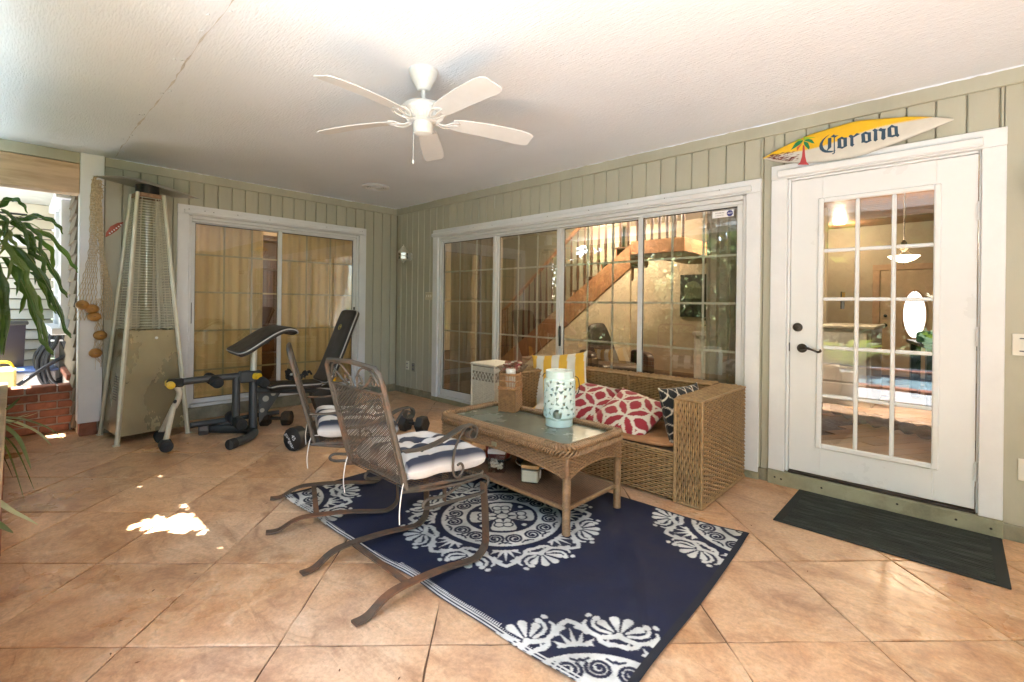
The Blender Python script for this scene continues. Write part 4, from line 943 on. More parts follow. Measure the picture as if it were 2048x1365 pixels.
# ================================================================== pillows
def pillow(name, label, w, h, t, loc, rot, colfn, group=None, n=72, sag=0., mat=None):
    u = np.linspace(-1, 1, n); Ug, Vg = np.meshgrid(u, u, indexing='ij')
    pin = 1-.10*(np.abs(Ug)**2)*(1-Vg**2)*0
    k = .93+.07*(np.abs(Ug)**4); k2 = .93+.07*(np.abs(Vg)**4)
    X = Ug*w/2*k2; Y = Vg*h/2*k
    th = t/2*np.clip((1-np.abs(Ug)**2.6), 0, 1)**.55*np.clip((1-np.abs(Vg)**2.6), 0, 1)**.55
    wr = (np.sin(Ug*7+Vg*3)*.3+np.sin(Vg*9-Ug*4)*.25+np.sin(Ug*15+1)*.12)*t*.05*(th/(t/2+1e-9))
    mb = MB(); cols = []
    for sgn in (1, -1):
        Z = sgn*(th+wr+.0015); P = np.stack([X, Y, Z], -1)
        if sgn < 0: P = P[::-1]
        mb.grid(P); c = colfn(X/w+.5, Y/h+.5); cols.append((c[::-1] if sgn < 0 else c).reshape(-1, 3))
    me = mb.mesh(name, mat or mk('pillow_fabric', (1, 1, 1), .85, var=.06, scale=10, bump=.35, bscale=220, attr='Col', sheen=.15), True, 80)
    set_col(me, np.concatenate(cols)); return obj(name, me, loc=loc, rot=rot, label=label, cat='pillow', group=group)
C = lambda *c: np.array(c)
def pat_stripe(u, v, a, b, n, ph=0.): return np.where((((u*n+ph) % 1) < .5)[..., None], a, b)
yel, ivo = C(.72, .42, .045), C(.72, .69, .60); red, cre = C(.32, .022, .035), C(.70, .63, .52); blk = C(.008, .010, .014)
def pat_red(u, v):
    c = 1.75; x = u*c*1.0; y = v*c*1.0; w = np.zeros(u.shape, bool)
    for ox_, oy_, rx, ry in ((0, 0, .50, .50), (.5, .5, .50, .50), (0, 0, .20, .26), (.5, .5, .26, .20)):
        dx = (x-ox_+.5) % 1-.5; dy = (y-oy_+.5) % 1-.5; r = np.hypot(dx/rx, dy/ry); w |= np.abs(r-1)*min(rx, ry) < .036
    dx = (x+.25) % .5-.25; dy = (y+.25) % .5-.25; w |= (np.abs(dx) < .03) & (np.abs(dy) > .17) & (((np.floor(x*2+.5)+np.floor(y*2)) % 2) == 0)
    return np.where(w[..., None], cre, red)
def pat_blk(u, v):
    x = u*5; y = v*4; a = np.abs(np.abs((x % 1)-.5)-(.25+.22*np.cos(2*PI*y))) < .055; b = np.abs(np.abs(((x+.5) % 1)-.5)-(.25-.22*np.cos(2*PI*y))) < .0
    return np.where((a | b)[..., None], cre, blk)
D = math.radians
ZS = SS+.06
pillow('throw_pillow', 'upright yellow and white striped pillow in the left corner of the sofa', .52, .52, .14, (3.235, -.42, ZS+.22), (D(72), D(-7), D(22)), lambda u, v: pat_stripe(u, v, yel, ivo, 3.6, .1))
pillow('throw_pillow', 'yellow and white striped pillow lying flat under the other pillows on the sofa', .46, .46, .12, (3.36, -.52, ZS+.058), (D(3), D(2), D(30)), lambda u, v: pat_stripe(u, v, yel, ivo, 3.6, .3))
pillow('throw_pillow', 'red and cream lattice pillow on the sofa nearer the aqua lantern', .45, .45, .135, (3.64, -.46, ZS+.10), (D(30), D(6), D(14)), pat_red)
pillow('throw_pillow', 'red and cream lattice pillow on the sofa nearer the black pillow', .45, .45, .135, (4.01, -.56, ZS+.098), (D(27), D(10), D(-4)), pat_red)
pillow('throw_pillow', 'black and cream trellis pillow leaning on the right arm of the sofa', .44, .44, .15, (4.415, -.53, ZS+.135), (D(74), D(0), D(78)), pat_blk)
# ================================================================== coffee table
TX0, TX1, TY0, TY1, TH = 3.16, 4.30, -1.70, -1.13, .47
tb = thing('wicker_coffee_table', 'brown wicker coffee table with frosted glass top standing on the rug', 'coffee table', (3.73, -1.415, 0), D(-1.5))
hx, hy = .57, .285
def rrect(hx, hy, r, n=6):
    out = []
    for cx, cy, a0 in ((hx-r, hy-r, 0), (-hx+r, hy-r, PI/2), (-hx+r, -hy+r, PI), (hx-r, -hy+r, 1.5*PI)):
        for k in range(n+1): out.append((cx+r*math.cos(a0+PI/2*k/n), cy+r*math.sin(a0+PI/2*k/n)))
    return out
def resample(poly, step):
    P = np.array(poly+[poly[0]]); L = np.concatenate([[0], np.cumsum(np.linalg.norm(np.diff(P, axis=0), axis=1))]); n = int(L[-1]/step); s = np.linspace(0, L[-1], n, endpoint=False)
    return np.stack([np.interp(s, L, P[:, 0]), np.interp(s, L, P[:, 1])], 1), L[-1]
Q, L = resample(rrect(hx-.022, hy-.022, .06), .006); n = len(Q); tang = np.roll(Q, -1, 0)-np.roll(Q, 1, 0); tang /= np.linalg.norm(tang, axis=1)[:, None]; nor = np.stack([tang[:, 1], -tang[:, 0]], 1)
per = round(L/.055)
br = MB()
for k in range(3):      # braided rim
    ph = 2*PI*per*np.arange(n)/n+2*PI*k/3
    lat = .026*np.sin(ph); zz = TH+.006+.009*np.sin(2*ph)
    P = np.concatenate([Q+nor*lat[:, None], zz[:, None]], 1); br.tube(P, .0092, 6, closed=True)
    P = np.concatenate([Q+nor*(.022+.010*np.cos(ph))[:, None], (TH-.024+.016*np.sin(ph))[:, None]], 1); br.tube(P, .006, 6, closed=True)
tag(br.build('braided_rim', M_wick2, tb, ang=80), kind='stuff')
ap = MB()
def arch(L, drop0, rise):
    return lambda u, v: v > (drop0-.0)*0+ (rise*(1-((u-L/2)/(L/2))**2) if True else 0)
AH = .115
for O, U, L_ in (((-hx+.03, -hy+.01, 0), ux, 2*hx-.06), ((hx-.03, hy-.01, 0), ix, 2*hx-.06), ((hx-.01, -hy+.03, 0), uy, 2*hy-.06), ((-hx+.01, hy-.03, 0), un, 2*hy-.06)):
    r_ = .045
    weave(ap, V3(O)+np.array([0, 0, TH-.035-AH]), U, uz, L_, AH, .0095, .022, .0034, .003, mask=lambda u, v, L_=L_, r_=r_: v > r_*(1-((u-L_/2)/(L_/2))**2)**.8-.004)
    O2 = V3(O); U2 = V3(U); N2 = np.cross(U2, V3(uz)); us_ = np.linspace(0, L_, 22)
    vs = [];
    for uu in us_:
        zb = TH-.035-AH+r_*(1-((uu-L_/2)/(L_/2))**2)**.8
        for z_ in (zb, TH-.03): vs.append(O2+U2*uu+np.array([0, 0, z_])-N2*.006)
    ap.add(vs, [(2*i, 2*i+2, 2*i+3, 2*i+1) for i in range(21)], 1)
    ap.tube([O2+U2*uu+np.array([0, 0, TH-.037-AH+r_*max(0, (1-((uu-L_/2)/(L_/2))**2))**.8]) for uu in us_], .0055, 6)
ap.build('apron', [M_wick2, M_wick2d], tb, ang=75)
M_frost = mk('frosted_table_glass', (.17, .19, .15), .25, var=.18, scale=3)
MB().prism(rrect(hx-.05, hy-.05, .05), TH-.016, TH-.004).build('glass_top', M_frost, tb, smooth=False)
MB().prism(rrect(hx-.03, hy-.03, .05), TH-.034, TH-.0165).build('top_board', M_wick2d, tb, smooth=False)
def wrapped(mb, p0, p1, r):
    P0, P1 = V3(p0), V3(p1); L = np.linalg.norm(P1-P0); n = int(L/.004); t = np.linspace(0, 1, n)[:, None]; mb.tube(P0+(P1-P0)*t, r*(1+.05*np.cos(np.arange(n)*PI)), 10)
for x, y in ((1, -1), (1, 1), (-1, -1), (-1, 1)):
    lg = MB(); wrapped(lg, (x*(hx-.036), y*(hy-.036), .003), (x*(hx-.036), y*(hy-.036), TH-.036), .0225); lg.build('leg', M_wick2, tb)
shf = MB(); weave(shf, (-hx+.05, -hy+.045, .150), ux, uy, 2*hx-.10, 2*hy-.09, .0085, .018, .002, .002); shf.box((-hx+.05, -hy+.045, .128), (hx-.05, hy-.045, .143), 1)
shf.build('lower_shelf', [mk('grey_brown_wicker', (.20, .10, .052), .6, var=.25, scale=30), M_wick2d], tb, ang=75)
for a, b_ in (((-hx+.04, -hy+.04), (hx-.04, -hy+.04)), ((hx-.04, -hy+.04), (hx-.04, hy-.04)), ((hx-.04, hy-.04), (-hx+.04, hy-.04)), ((-hx+.04, hy-.04), (-hx+.04, -hy+.04))):
    rr_ = MB(); wrapped(rr_, (*a, .142), (*b_, .142), .012); rr_.build('shelf_rail', M_wick2, tb)
mp = MB(); mp.cbox((-.025, -hy-.002, TH-.095), (.018, -hy+.006, TH-.070), .002); mp.build('maker_plate', mk('brass_plate', (.36, .34, .22), .4, metal=.5), tb, smooth=False)
ZT = TH-.003
# ---- aqua ceramic lantern
ln = thing('ceramic_lantern', 'pale aqua ceramic lantern with leaf cut-outs on the coffee table', 'lantern', (3.90, -1.285, ZT))
nu, nv = 300, 190; Rl = .102
def lrad(z):
    if z < .045: return .088
    if z > .305: return .090
    t = min((z-.045)/.02, 1) if z < .175 else min((.305-z)/.02, 1)
    return .088+(Rl-.088)*math.sin(max(t, 0)*PI/2)
zv = np.linspace(0, .352, nv+1); th_ = np.linspace(0, 2*PI, nu, endpoint=False)
rad = np.array([lrad(z_) for z_ in zv]); Pl = np.zeros((nu, nv+1, 3))
Pl[..., 0] = np.cos(th_)[:, None]*rad; Pl[..., 1] = np.sin(th_)[:, None]*rad; Pl[..., 2] = zv
ua = (th_+2*PI/nu/2)*Rl; Ua, Za = np.meshgrid(ua, (zv[:-1]+zv[1:])/2, indexing='ij'); cut = np.zeros(Ua.shape, bool)
cir = 2*PI*Rl; rl = random.Random(4); ctrs = []
for _ in range(4000):                     # leaf-shard openings, scattered without touching
    cu, cz = rl.uniform(0, cir), rl.uniform(.068, .292)
    if all(((cu-a_+cir/2) % cir-cir/2)**2+(cz-b_)**2 > .031**2 for a_, b_ in ctrs): ctrs.append((cu, cz))
for cu, cz in ctrs:
    an = rl.uniform(0, 2*PI); L_, w_ = rl.uniform(.013, .020), rl.uniform(.008, .0135); du = (Ua-cu+cir/2) % cir-cir/2; dz = Za-cz
    lx_ = du*math.cos(an)+dz*math.sin(an); ly_ = -du*math.sin(an)+dz*math.cos(an)
    cut |= (lx_ > -L_*.8) & (lx_ < L_*.7) & (np.abs(ly_+.15*lx_) < w_*(lx_+L_*.8)/(1.6*L_))
cut &= (Za > .055) & (Za < .300)
wu = (Ua-(2*PI-1.05)*Rl+cir/2) % cir-cir/2
hole = ((wu/.030)**2+((Za-.082)/.034)**2 < 1) & ~((wu > .0) & (Za > .082+wu*.6) & (((wu-.03)/.02)**2+((Za-.105)/.02)**2 < 1))
cut = (cut & ~((wu/.042)**2+((Za-.085)/.045)**2 < 1)) | hole
mb = MB(); vs = Pl.reshape(-1, 3); fs = []
for i in range(nu):
    for j in range(nv):
        if not cut[i, j]: i2 = (i+1) % nu; fs.append((i*(nv+1)+j, i2*(nv+1)+j, i2*(nv+1)+j+1, i*(nv+1)+j+1))
mb.add(vs, fs); M_aqua = mk('aqua_glaze', (.60, .75, .72), .28, var=.06, scale=6)
lo_ = mb.build('body', M_aqua, ln); so2 = lo_.modifiers.new('thick', 'SOLIDIFY'); so2.thickness = .006; so2.offset = -1
MB().lathe([(.0, .349), (.068, .349), (.090, .3525), (.090, .344), (.068, .342)], 40, cap=False).build('top', M_aqua, ln)
MB().lathe([(.0, .001), (.086, .001), (.086, .008), (.0, .008)], 40).build('base', M_aqua, ln)
MB().lathe([(.0, .009), (.036, .009), (.036, .085), (.030, .088), (.0, .086)], 24).build('candle', mk('candle_wax', (.74, .72, .66), .5, var=.04), ln)
hd = MB(); hd.tube(spline([(.098, 0, .315), (.120, .0, .30), (.128, 0, .25), (.122, 0, .21), (.110, 0, .20)], 6), .003, 6); hd.tube(spline([(-.092, 0, .335), (-.105, 0, .325), (-.110, 0, .31)], 4), .003, 6)
h_ = hd.build('handle', M_black, ln); h_.rotation_euler = (0, 0, D(43))
# ---- tall square basket with candle and dried petals
bk = thing('wicker_basket', 'tall square brown wicker basket with open top on the coffee table', 'basket', (3.40, -1.22, ZT), D(20))
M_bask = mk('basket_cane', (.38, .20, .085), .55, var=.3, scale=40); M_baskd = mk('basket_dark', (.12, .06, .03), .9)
hb = .066; bz = .165; zt = .265; bmb = MB()
for O, U in (((-hb, -hb, 0), ux), ((hb, -hb, 0), uy), ((hb, hb, 0), ix), ((-hb, hb, 0), un)): weave(bmb, O, U, uz, 2*hb, bz, .0085, .014, .0032, .003)
bmb.box((-hb+.006, -hb+.006, .002), (hb-.006, hb-.006, bz-.01), 1); bmb.build('body', [M_bask, M_baskd], bk, ang=75)
stk = MB()
for k in range(36):
    a = 2*PI*k/36; c_, s_ = math.cos(a), math.sin(a); m_ = max(abs(c_), abs(s_)); p0 = (hb*c_/m_, hb*s_/m_, bz-.01); stk.tube([p0, (hb*1.05*c_/(m_*.5+.5), hb*1.05*s_/(m_*.5+.5), zt)], .0032, 5)
stk.build('stakes', M_bask, bk)
rmb = MB()
for zz in (bz, bz+.012, bz+.055, zt, zt+.008):
    k_ = (zz-bz)/(zt-bz); pts = []
    for k in range(40):
        a = 2*PI*k/40; c_, s_ = math.cos(a), math.sin(a); m_ = max(abs(c_), abs(s_)); d_ = m_*(1-k_)+(m_*.5+.5)*k_; pts.append((hb*1.04*c_/d_, hb*1.04*s_/d_, zz+.0015*math.sin(k*PI/2)))
    rmb.tube(pts, .0048, 6, closed=True)
rmb.build('bands', M_bask, bk)
cdl = MB(); cdl.lathe([(.0, .20), (.036, .20), (.036, .305), (.031, .308), (.0, .306)], 26); cdl.build('pillar_candle', MATS['candle_wax'], None, loc=(3.415, -1.235, ZT), label='white pillar candle standing in the top of the tall wicker basket', cat='candle')
MB().lathe([(.0, .150), (.030, .150), (.034, .199), (.0, .1995)], 20).build('glass_insert', MATS['candle_wax'], bk)
po = thing('potpourri_bowl', 'square wire mesh bowl of pink dried petals behind the pillar candle', 'bowl', (3.37, -1.165, ZT+.235), D(24))
M_wire = mk('brown_wire', (.22, .14, .08), .6)
wm = MB()
for k in range(4):
    a0, a1 = k*PI/2+PI/4, (k+1)*PI/2+PI/4; b0, b1 = (.05*math.cos(a0), .05*math.sin(a0), .0), (.05*math.cos(a1), .05*math.sin(a1), .0); t0, t1 = (.13*math.cos(a0), .13*math.sin(a0), .085), (.13*math.cos(a1), .13*math.sin(a1), .085)
    for j in range(13):
        t = j/12; wm.tube([V3(b0)*(1-t)+V3(b1)*t, V3(t0)*(1-t)+V3(t1)*t], .0012, 4); wm.tube([V3(b0)*(1-t)+V3(t0)*t, V3(b1)*(1-t)+V3(t1)*t], .0012, 4)
wm.build('mesh_sides', M_wire, po)
pm_ = [mk('pink_petal', (.55, .16, .15), .8, var=.3), mk('cream_petal', (.62, .50, .36), .8, var=.3), mk('brown_petal', (.30, .13, .07), .8, var=.3)]
for q in range(3):
    pt = MB()
    for k in range(26):
        c = np.array([random.uniform(-.06, .06), random.uniform(-.06, .06), .055+random.uniform(0, .05)]); r = random.uniform(.010, .022); R_ = Matrix.Translation(c)@Matrix.Rotation(random.uniform(-1, 1), 4, 'X')@Matrix.Rotation(random.uniform(0, 6), 4, 'Z')
        pt.lathe([(.001, 0), (r*.6, .002), (r, r*.5)], 6, M=R_, cap=False)
    pt.build('petals', pm_[q], po)
# ---- things on the lower shelf
ZL = .156
jr = thing('shell_box', 'small clear box of seashells on the lower shelf of the coffee table', 'box', (3.60, -1.55, ZL), D(35))
M_clear = glassmat('clear_plastic', (.93, .93, .92), 1.2, .01); M_shell = mk('seashell', (.62, .52, .38), .6, var=.3, scale=30)
for nm, lo, hi in (('wall', (-.055, -.035, 0), (-.053, .035, .15)), ('wall', (.053, -.035, 0), (.055, .035, .15)), ('wall', (-.053, -.035, 0), (.053, -.033, .15)), ('wall', (-.053, .033, 0), (.053, .035, .15)), ('base', (-.053, -.033, 0), (.053, .033, .004))): MB().box(lo, hi).build(nm, M_clear, jr, smooth=False)
for lo, hi in (((-.056, -.036, .12), (-.0505, .036, .151)), ((.0505, -.036, .12), (.056, .036, .151)), ((-.0505, -.0365, .12), (.0505, -.0325, .151)), ((-.0505, .0325, .12), (.0505, .0365, .151))): MB().box(lo, hi).build('rim', mk('pale_plastic', (.50, .46, .45), .4), jr, smooth=False)
for k in range(26):
    r = random.uniform(.008, .015); MB().lathe([(.0, -r), (r*.8, -r*.4), (r, .1*r), (r*.5, r*.6), (0, r)], 8, M=Matrix.Rotation(random.uniform(0, 3), 4, 'X')).build('shell', M_shell, jr, loc=(random.uniform(-.038, .038), random.uniform(-.02, .02), .018+random.uniform(0, .05)))
cj = thing('jar_candle', 'square glass jar candle with wooden lid on the lower shelf', 'candle', (3.86, -1.51, ZL), D(28))
MB().prism(rrect(.052, .052, .014), .004, .072).build('wax', mk('cream_wax', (.66, .62, .46), .5, var=.05), cj, smooth=False)
gj = MB(); gj.prism(rrect(.057, .057, .016), .0, .085); gj.build('glass_jar', M_clear, cj, smooth=False); MB().prism(rrect(.056, .056, .015), .0855, .105).build('wooden_lid', mk('light_wood', (.52, .30, .13), .5, var=.25, scale=8, stretch=(1, 8, 1)), cj, smooth=False)
lb = MB(); lb.prism([(.022*math.cos(a), .042+.022*math.sin(a)*1.2) for a in np.linspace(0, 2*PI, 16)[:-1]], 0, .001, M=Matrix(((0, 0, 1, .058), (1, 0, 0, 0), (0, 1, 0, 0), (0, 0, 0, 1)))); lb.build('label', M_stick, cj, smooth=False)
rp = thing('red_lantern', 'dark red metal candle holder standing on the lower shelf behind the clear box', 'candle holder', (3.42, -1.36, ZL))
MB().lathe([(.0, .01), (.085, .01), (.09, .03), (.09, .20), (.082, .23), (.0, .231)], 28).build('body', mk('red_lacquer', (.28, .03, .012), .45, var=.2), rp); MB().lathe([(.0, .0), (.095, .0), (.095, .012), (.0, .0125)], 28).build('base', M_black, rp)
bl_ = thing('black_bowl', 'black bowl with a wooden top on the lower shelf behind the jar candle', 'bowl', (3.70, -1.27, ZL))
MB().lathe([(.0, .002), (.10, .002), (.135, .03), (.14, .10), (.13, .105), (.0, .10)], 32).build('body', M_black, bl_); MB().lathe([(.0, .1055), (.138, .1055), (.12, .17), (.0, .20)], 28).build('wooden_top', mk('amber_wood', (.36, .19, .05), .5, var=.2), bl_); MB().tube([(.142*math.cos(a), .142*math.sin(a), .02) for a in np.linspace(0, 2*PI, 40)[:-1]], .004, 5, closed=True).build('pale_band', M_stick, bl_)
# ================================================================== white wicker hamper
hm = thing('white_hamper', 'tall white wicker hamper between the glass door and the left arm of the sofa', 'hamper', (2.33, -.33, 0), D(0))
M_ww = mk('white_wicker', (.72, .70, .62), .55, var=.12, scale=30); M_wwd = mk('white_wicker_backing', (.34, .32, .27), .9)  # second material: darker core behind the white strands
hw, hh2 = .165, .63; hmb = MB()
for O, U in (((-hw, -hw, 0), ux), ((hw, -hw, 0), uy), ((hw, hw, 0), ix), ((-hw, hw, 0), un)): weave(hmb, V3(O)+np.array([0, 0, .01]), U, uz, 2*hw, .46, .012, .032, .004, .0035); weave(hmb, V3(O)+np.array([0, 0, .56]), U, uz, 2*hw, .05, .012, .03, .004, .003)
hmb.box((-hw+.008, -hw+.008, .008), (hw-.008, hw-.008, .47), 1); hmb.box((-hw+.008, -hw+.008, .55), (hw-.008, hw-.008, hh2-.01), 1); hmb.build('body', [M_ww, M_wwd], hm, ang=75)
lat = MB()
for O, U in (((-hw, -hw, 0), ux), ((hw, -hw, 0), uy), ((hw, hw, 0), ix), ((-hw, hw, 0), un)):
    for k in range(7):
        a = V3(O)+V3(U)*(k*.047+.002); b_ = V3(O)+V3(U)*min(2*hw, k*.047+.05); z0_, z1_ = np.array([0, 0, .472]), np.array([0, 0, .558]); lat.tube([a+z0_, b_+z1_], .0035, 5); lat.tube([a+z1_, b_+z0_], .0035, 5)
    lat.tube([V3(O)+np.array([0, 0, 0]), V3(O)+np.array([0, 0, hh2])], .009, 6)
lat.build('lattice_band', M_ww, hm); MB().box((-hw+.03, -hw+.03, .47), (hw-.03, hw-.03, .556)).build('lining', M_wwd, hm, smooth=False)
MB().cbox((-hw-.012, -hw-.012, hh2-.008), (hw+.012, hw+.012, hh2+.016), .008).build('lid', M_ww, hm, smooth=False)
LET={'C1': [(-0.096, 0.048), (-0.116, 0.038), (-0.135, 0.023), (-0.149, 0.003), (-0.154, -0.018), (-0.15, -0.039), (-0.137, -0.056), (-0.121, -0.067), (-0.102, -0.071), (-0.085, -0.073), (-0.069, -0.067), (-0.063, -0.066), (-0.063, -0.062), (-0.075, -0.065), (-0.099, -0.059), (-0.113, -0.053), (-0.124, -0.044), (-0.132, -0.028), (-0.135, -0.006), (-0.13, 0.012), (-0.116, 0.032)], 'C2': [(-0.105, 0.024), (-0.086, 0.025), (-0.086, -0.038), (-0.11, -0.059), (-0.111, -0.055), (-0.105, -0.039)], 'C3': [(-0.091, 0.03), (-0.073, 0.043), (-0.066, 0.034), (-0.047, 0.03), (-0.068, 0.019), (-0.081, 0.027)], 'C4': [(-0.073, 0.021), (-0.067, 0.02), (-0.066, -0.066), (-0.065, -0.079), (-0.072, -0.087), (-0.081, -0.086), (-0.081, -0.081), (-0.073, -0.081), (-0.072, -0.072)], 'o1': [(-0.053, 0.007), (-0.029, 0.018), (-0.017, 0.008), (-0.002, 0.006), (-0.001, -0.043), (0.001, -0.049), (-0.027, -0.062), (-0.043, -0.054), (-0.054, -0.053), (-0.051, -0.038)], 'o1h': [(-0.033, 0.003), (-0.021, -0.003), (-0.02, -0.048), (-0.03, -0.049)], 'r': [(0.006, 0.012), (0.016, 0.019), (0.026, 0.014), (0.032, 0.006), (0.049, 0.022), (0.067, 0.012), (0.042, 0.001), (0.032, -0.003), (0.033, -0.044), (0.039, -0.047), (0.027, -0.061), (0.016, -0.051), (0.016, -0.003)], 'o2': [(0.072, 0.009), (0.094, 0.021), (0.107, 0.012), (0.122, 0.01), (0.123, -0.037), (0.127, -0.044), (0.1, -0.054), (0.085, -0.046), (0.074, -0.047), (0.075, -0.029)], 'o2h': [(0.091, 0.005), (0.105, 0.0), (0.107, -0.04), (0.095, -0.039)], 'n1': [(0.129, 0.019), (0.141, 0.028), (0.148, 0.022), (0.158, 0.016), (0.153, 0.008), (0.155, -0.041), (0.157, -0.044), (0.145, -0.054), (0.136, -0.046), (0.137, 0.009)], 'n2': [(0.157, 0.015), (0.17, 0.025), (0.18, 0.017), (0.196, 0.014), (0.193, 0.002), (0.194, -0.041), (0.197, -0.043), (0.184, -0.055), (0.173, -0.045), (0.175, 0.001), (0.16, 0.009)], 'a': [(0.203, 0.014), (0.224, 0.031), (0.238, 0.019), (0.252, 0.015), (0.254, -0.028), (0.261, -0.042), (0.253, -0.052), (0.243, -0.043), (0.227, -0.047), (0.204, -0.039)], 'ah': [(0.221, 0.014), (0.236, 0.01), (0.238, -0.033), (0.224, -0.034)]}
PALM={'trunk': [(-0.279, -0.116), (-0.264, -0.104), (-0.253, -0.065), (-0.25, -0.021), (-0.249, 0.01), (-0.24, 0.008), (-0.237, -0.024), (-0.234, -0.069), (-0.226, -0.108), (-0.21, -0.13)], 'f1': [(-0.246, 0.041), (-0.266, 0.052), (-0.293, 0.036), (-0.321, -0.006), (-0.299, 0.002), (-0.265, 0.02)], 'f2': [(-0.242, 0.04), (-0.219, 0.048), (-0.195, 0.036), (-0.18, 0.007), (-0.2, 0.015), (-0.211, 0.024)], 'f3': [(-0.244, 0.037), (-0.219, 0.022), (-0.208, -0.011), (-0.212, -0.028), (-0.232, -0.003), (-0.242, 0.015)], 'f4': [(-0.245, 0.046), (-0.244, 0.072), (-0.236, 0.064), (-0.176, 0.047), (-0.211, 0.047), (-0.238, 0.044)], 'f5': [(-0.246, 0.046), (-0.271, 0.06), (-0.299, 0.049), (-0.282, 0.045), (-0.257, 0.044)], 'fruit': [(-0.25, 0.03), (-0.265, 0.017), (-0.285, 0.005), (-0.284, -0.023), (-0.271, -0.004)]}
from mathutils.geometry import tessellate_polygon
def flat_poly(mb, outer, hole=None, th=.001, y=0.):
    """thin painted shape in the x-z plane facing -y"""
    loops = [[Vector((x, z_, 0)) for x, z_ in outer]]
    if hole: loops.append([Vector((x, z_, 0)) for x, z_ in hole])
    flat = [p for lp in loops for p in lp]; vs = [(p.x, y-th, p.y) for p in flat]+[(p.x, y, p.y) for p in flat]; n = len(flat); fs = []
    for t in tessellate_polygon(loops):
        a, b_, c = [flat[i] for i in t]; ccw = (b_-a).cross(c-a).z > 0
        fs.append(tuple(t) if ccw else tuple(t[::-1]))
    k0 = 0
    for lp in loops:
        k = len(lp)
        for i in range(k): fs.append((k0+i, k0+(i+1) % k, k0+(i+1) % k+n, k0+i+n))
        k0 += k
    mb.add(vs, fs)
# ================================================================== surfboard sign
sf = thing('surfboard_sign', 'yellow and white wooden surfboard sign reading Corona with a palm tree, above the french door', 'sign', (5.25, -.026, 2.34))
n1, n2 = 240, 70; s = np.linspace(-1, 1, n1); tq = np.linspace(-1, 1, n2); Sg, Tg = np.meshgrid(s, tq, indexing='ij')
up = np.interp(s, [-1, -.8, -.42, 0, .13, .62, .85, 1], [-.024, .022, .080, .103, .104, .064, .03, -.004]); dn = np.interp(s, [-1, -.8, -.42, 0, .13, .62, .85, 1], [-.024, -.074, -.117, -.130, -.126, -.066, -.032, -.006])
from_s = lambda a: np.convolve(np.pad(a, 9, mode='edge'), np.ones(19)/19, 'valid')
up, dn = from_s(up), from_s(dn); up[0] = dn[0] = -.024; up[-1] = dn[-1] = -.005
Xs = Sg*.502; Zs = (up[:, None]+dn[:, None])/2+Tg*(up-dn)[:, None]/2; Yd = -.014*np.clip(1-Tg**4, 0, 1)**.5*np.clip(1-Sg**8, 0, 1)
mb = MB(); mb.grid(np.stack([Xs, Yd-.006, Zs], -1)); mb.grid(np.stack([Xs, -Yd*.2, Zs], -1)[::-1]);
bnd = .004+.045*Sg+.012*np.sin(Sg*5)+RNG.normal(0, .0015, Sg.shape); f = np.clip((Zs-bnd)/.012+.5, 0, 1)[..., None]
colb = np.array([.60, .58, .52])*(1-f)+np.array([.78, .47, .015])*f
rim = np.clip((np.abs(Tg)-.86)/.1, 0, 1)[..., None]; colb = colb*(1-.18*rim)
me = mb.mesh('board', mk('surfboard_paint', (1, 1, 1), .35, var=.07, scale=8, attr='Col'), True, 70); set_col(me, np.concatenate([colb.reshape(-1, 3), colb[::-1].reshape(-1, 3)*.8])); obj('board', me, sf)
M_let = mk('navy_lettering', (.025, .065, .115), .5, var=.12, scale=30); yl = -.0205
for nm in ('C1', 'C2', 'C3', 'C4', 'r', 'n1', 'n2'): q = MB(); flat_poly(q, LET[nm], None, .0015 if nm != 'C3' else .0018, yl); q.build('lettering', M_let, sf, smooth=False)
for nm in ('o1', 'o2', 'a'): q = MB(); flat_poly(q, LET[nm], LET[nm+'h'], .0015, yl); q.build('lettering', M_let, sf, smooth=False)
q = MB(); flat_poly(q, PALM['trunk'], None, .0015, yl); q.build('palm_trunk', mk('palm_red', (.48, .05, .055), .5, var=.2), sf, smooth=False)
M_frond = mk('palm_green', (.008, .20, .075), .5, var=.2); M_frond2 = mk('palm_lime', (.30, .46, .02), .5)
for k, nm in enumerate(('f1', 'f2', 'f3', 'f4', 'f5')): q = MB(); flat_poly(q, PALM[nm], None, .0012+.0003*k, yl); q.build('palm_frond', M_frond if k < 3 else M_frond2, sf, smooth=False)
q = MB(); flat_poly(q, PALM['fruit'], None, .001, yl); q.build('palm_fruit', mk('palm_orange', (.60, .13, .05), .5), sf, smooth=False)
q = MB()
for k in range(95):
    u = random.random(); x = -.475+u*.19; zc = -.022-u*.065+random.gauss(0, .006+.028*u); L = random.uniform(.012, .04); w = random.uniform(.0012, .003); dx, dz = L*.97, random.uniform(-.2, .25)*L
    sI = np.clip((x/.502+1)/2*(n1-1), 0, n1-1).astype(int) if hasattr(x, 'astype') else int(np.clip((x/.502+1)/2*(n1-1), 0, n1-2))
    if dn[sI]+.006 < zc < up[sI]-.004: flat_poly(q, [(x, zc), (x+dx*.5, zc+dz*.5-w), (x+dx, zc+dz), (x+dx*.5, zc+dz*.5+w)], None, .0008+.00001*k, -.018-.0025*min(1, u*2))
q.build('brush_strokes', mk('maroon_strokes', (.20, .045, .035), .6, var=.5, scale=60), sf, smooth=False)

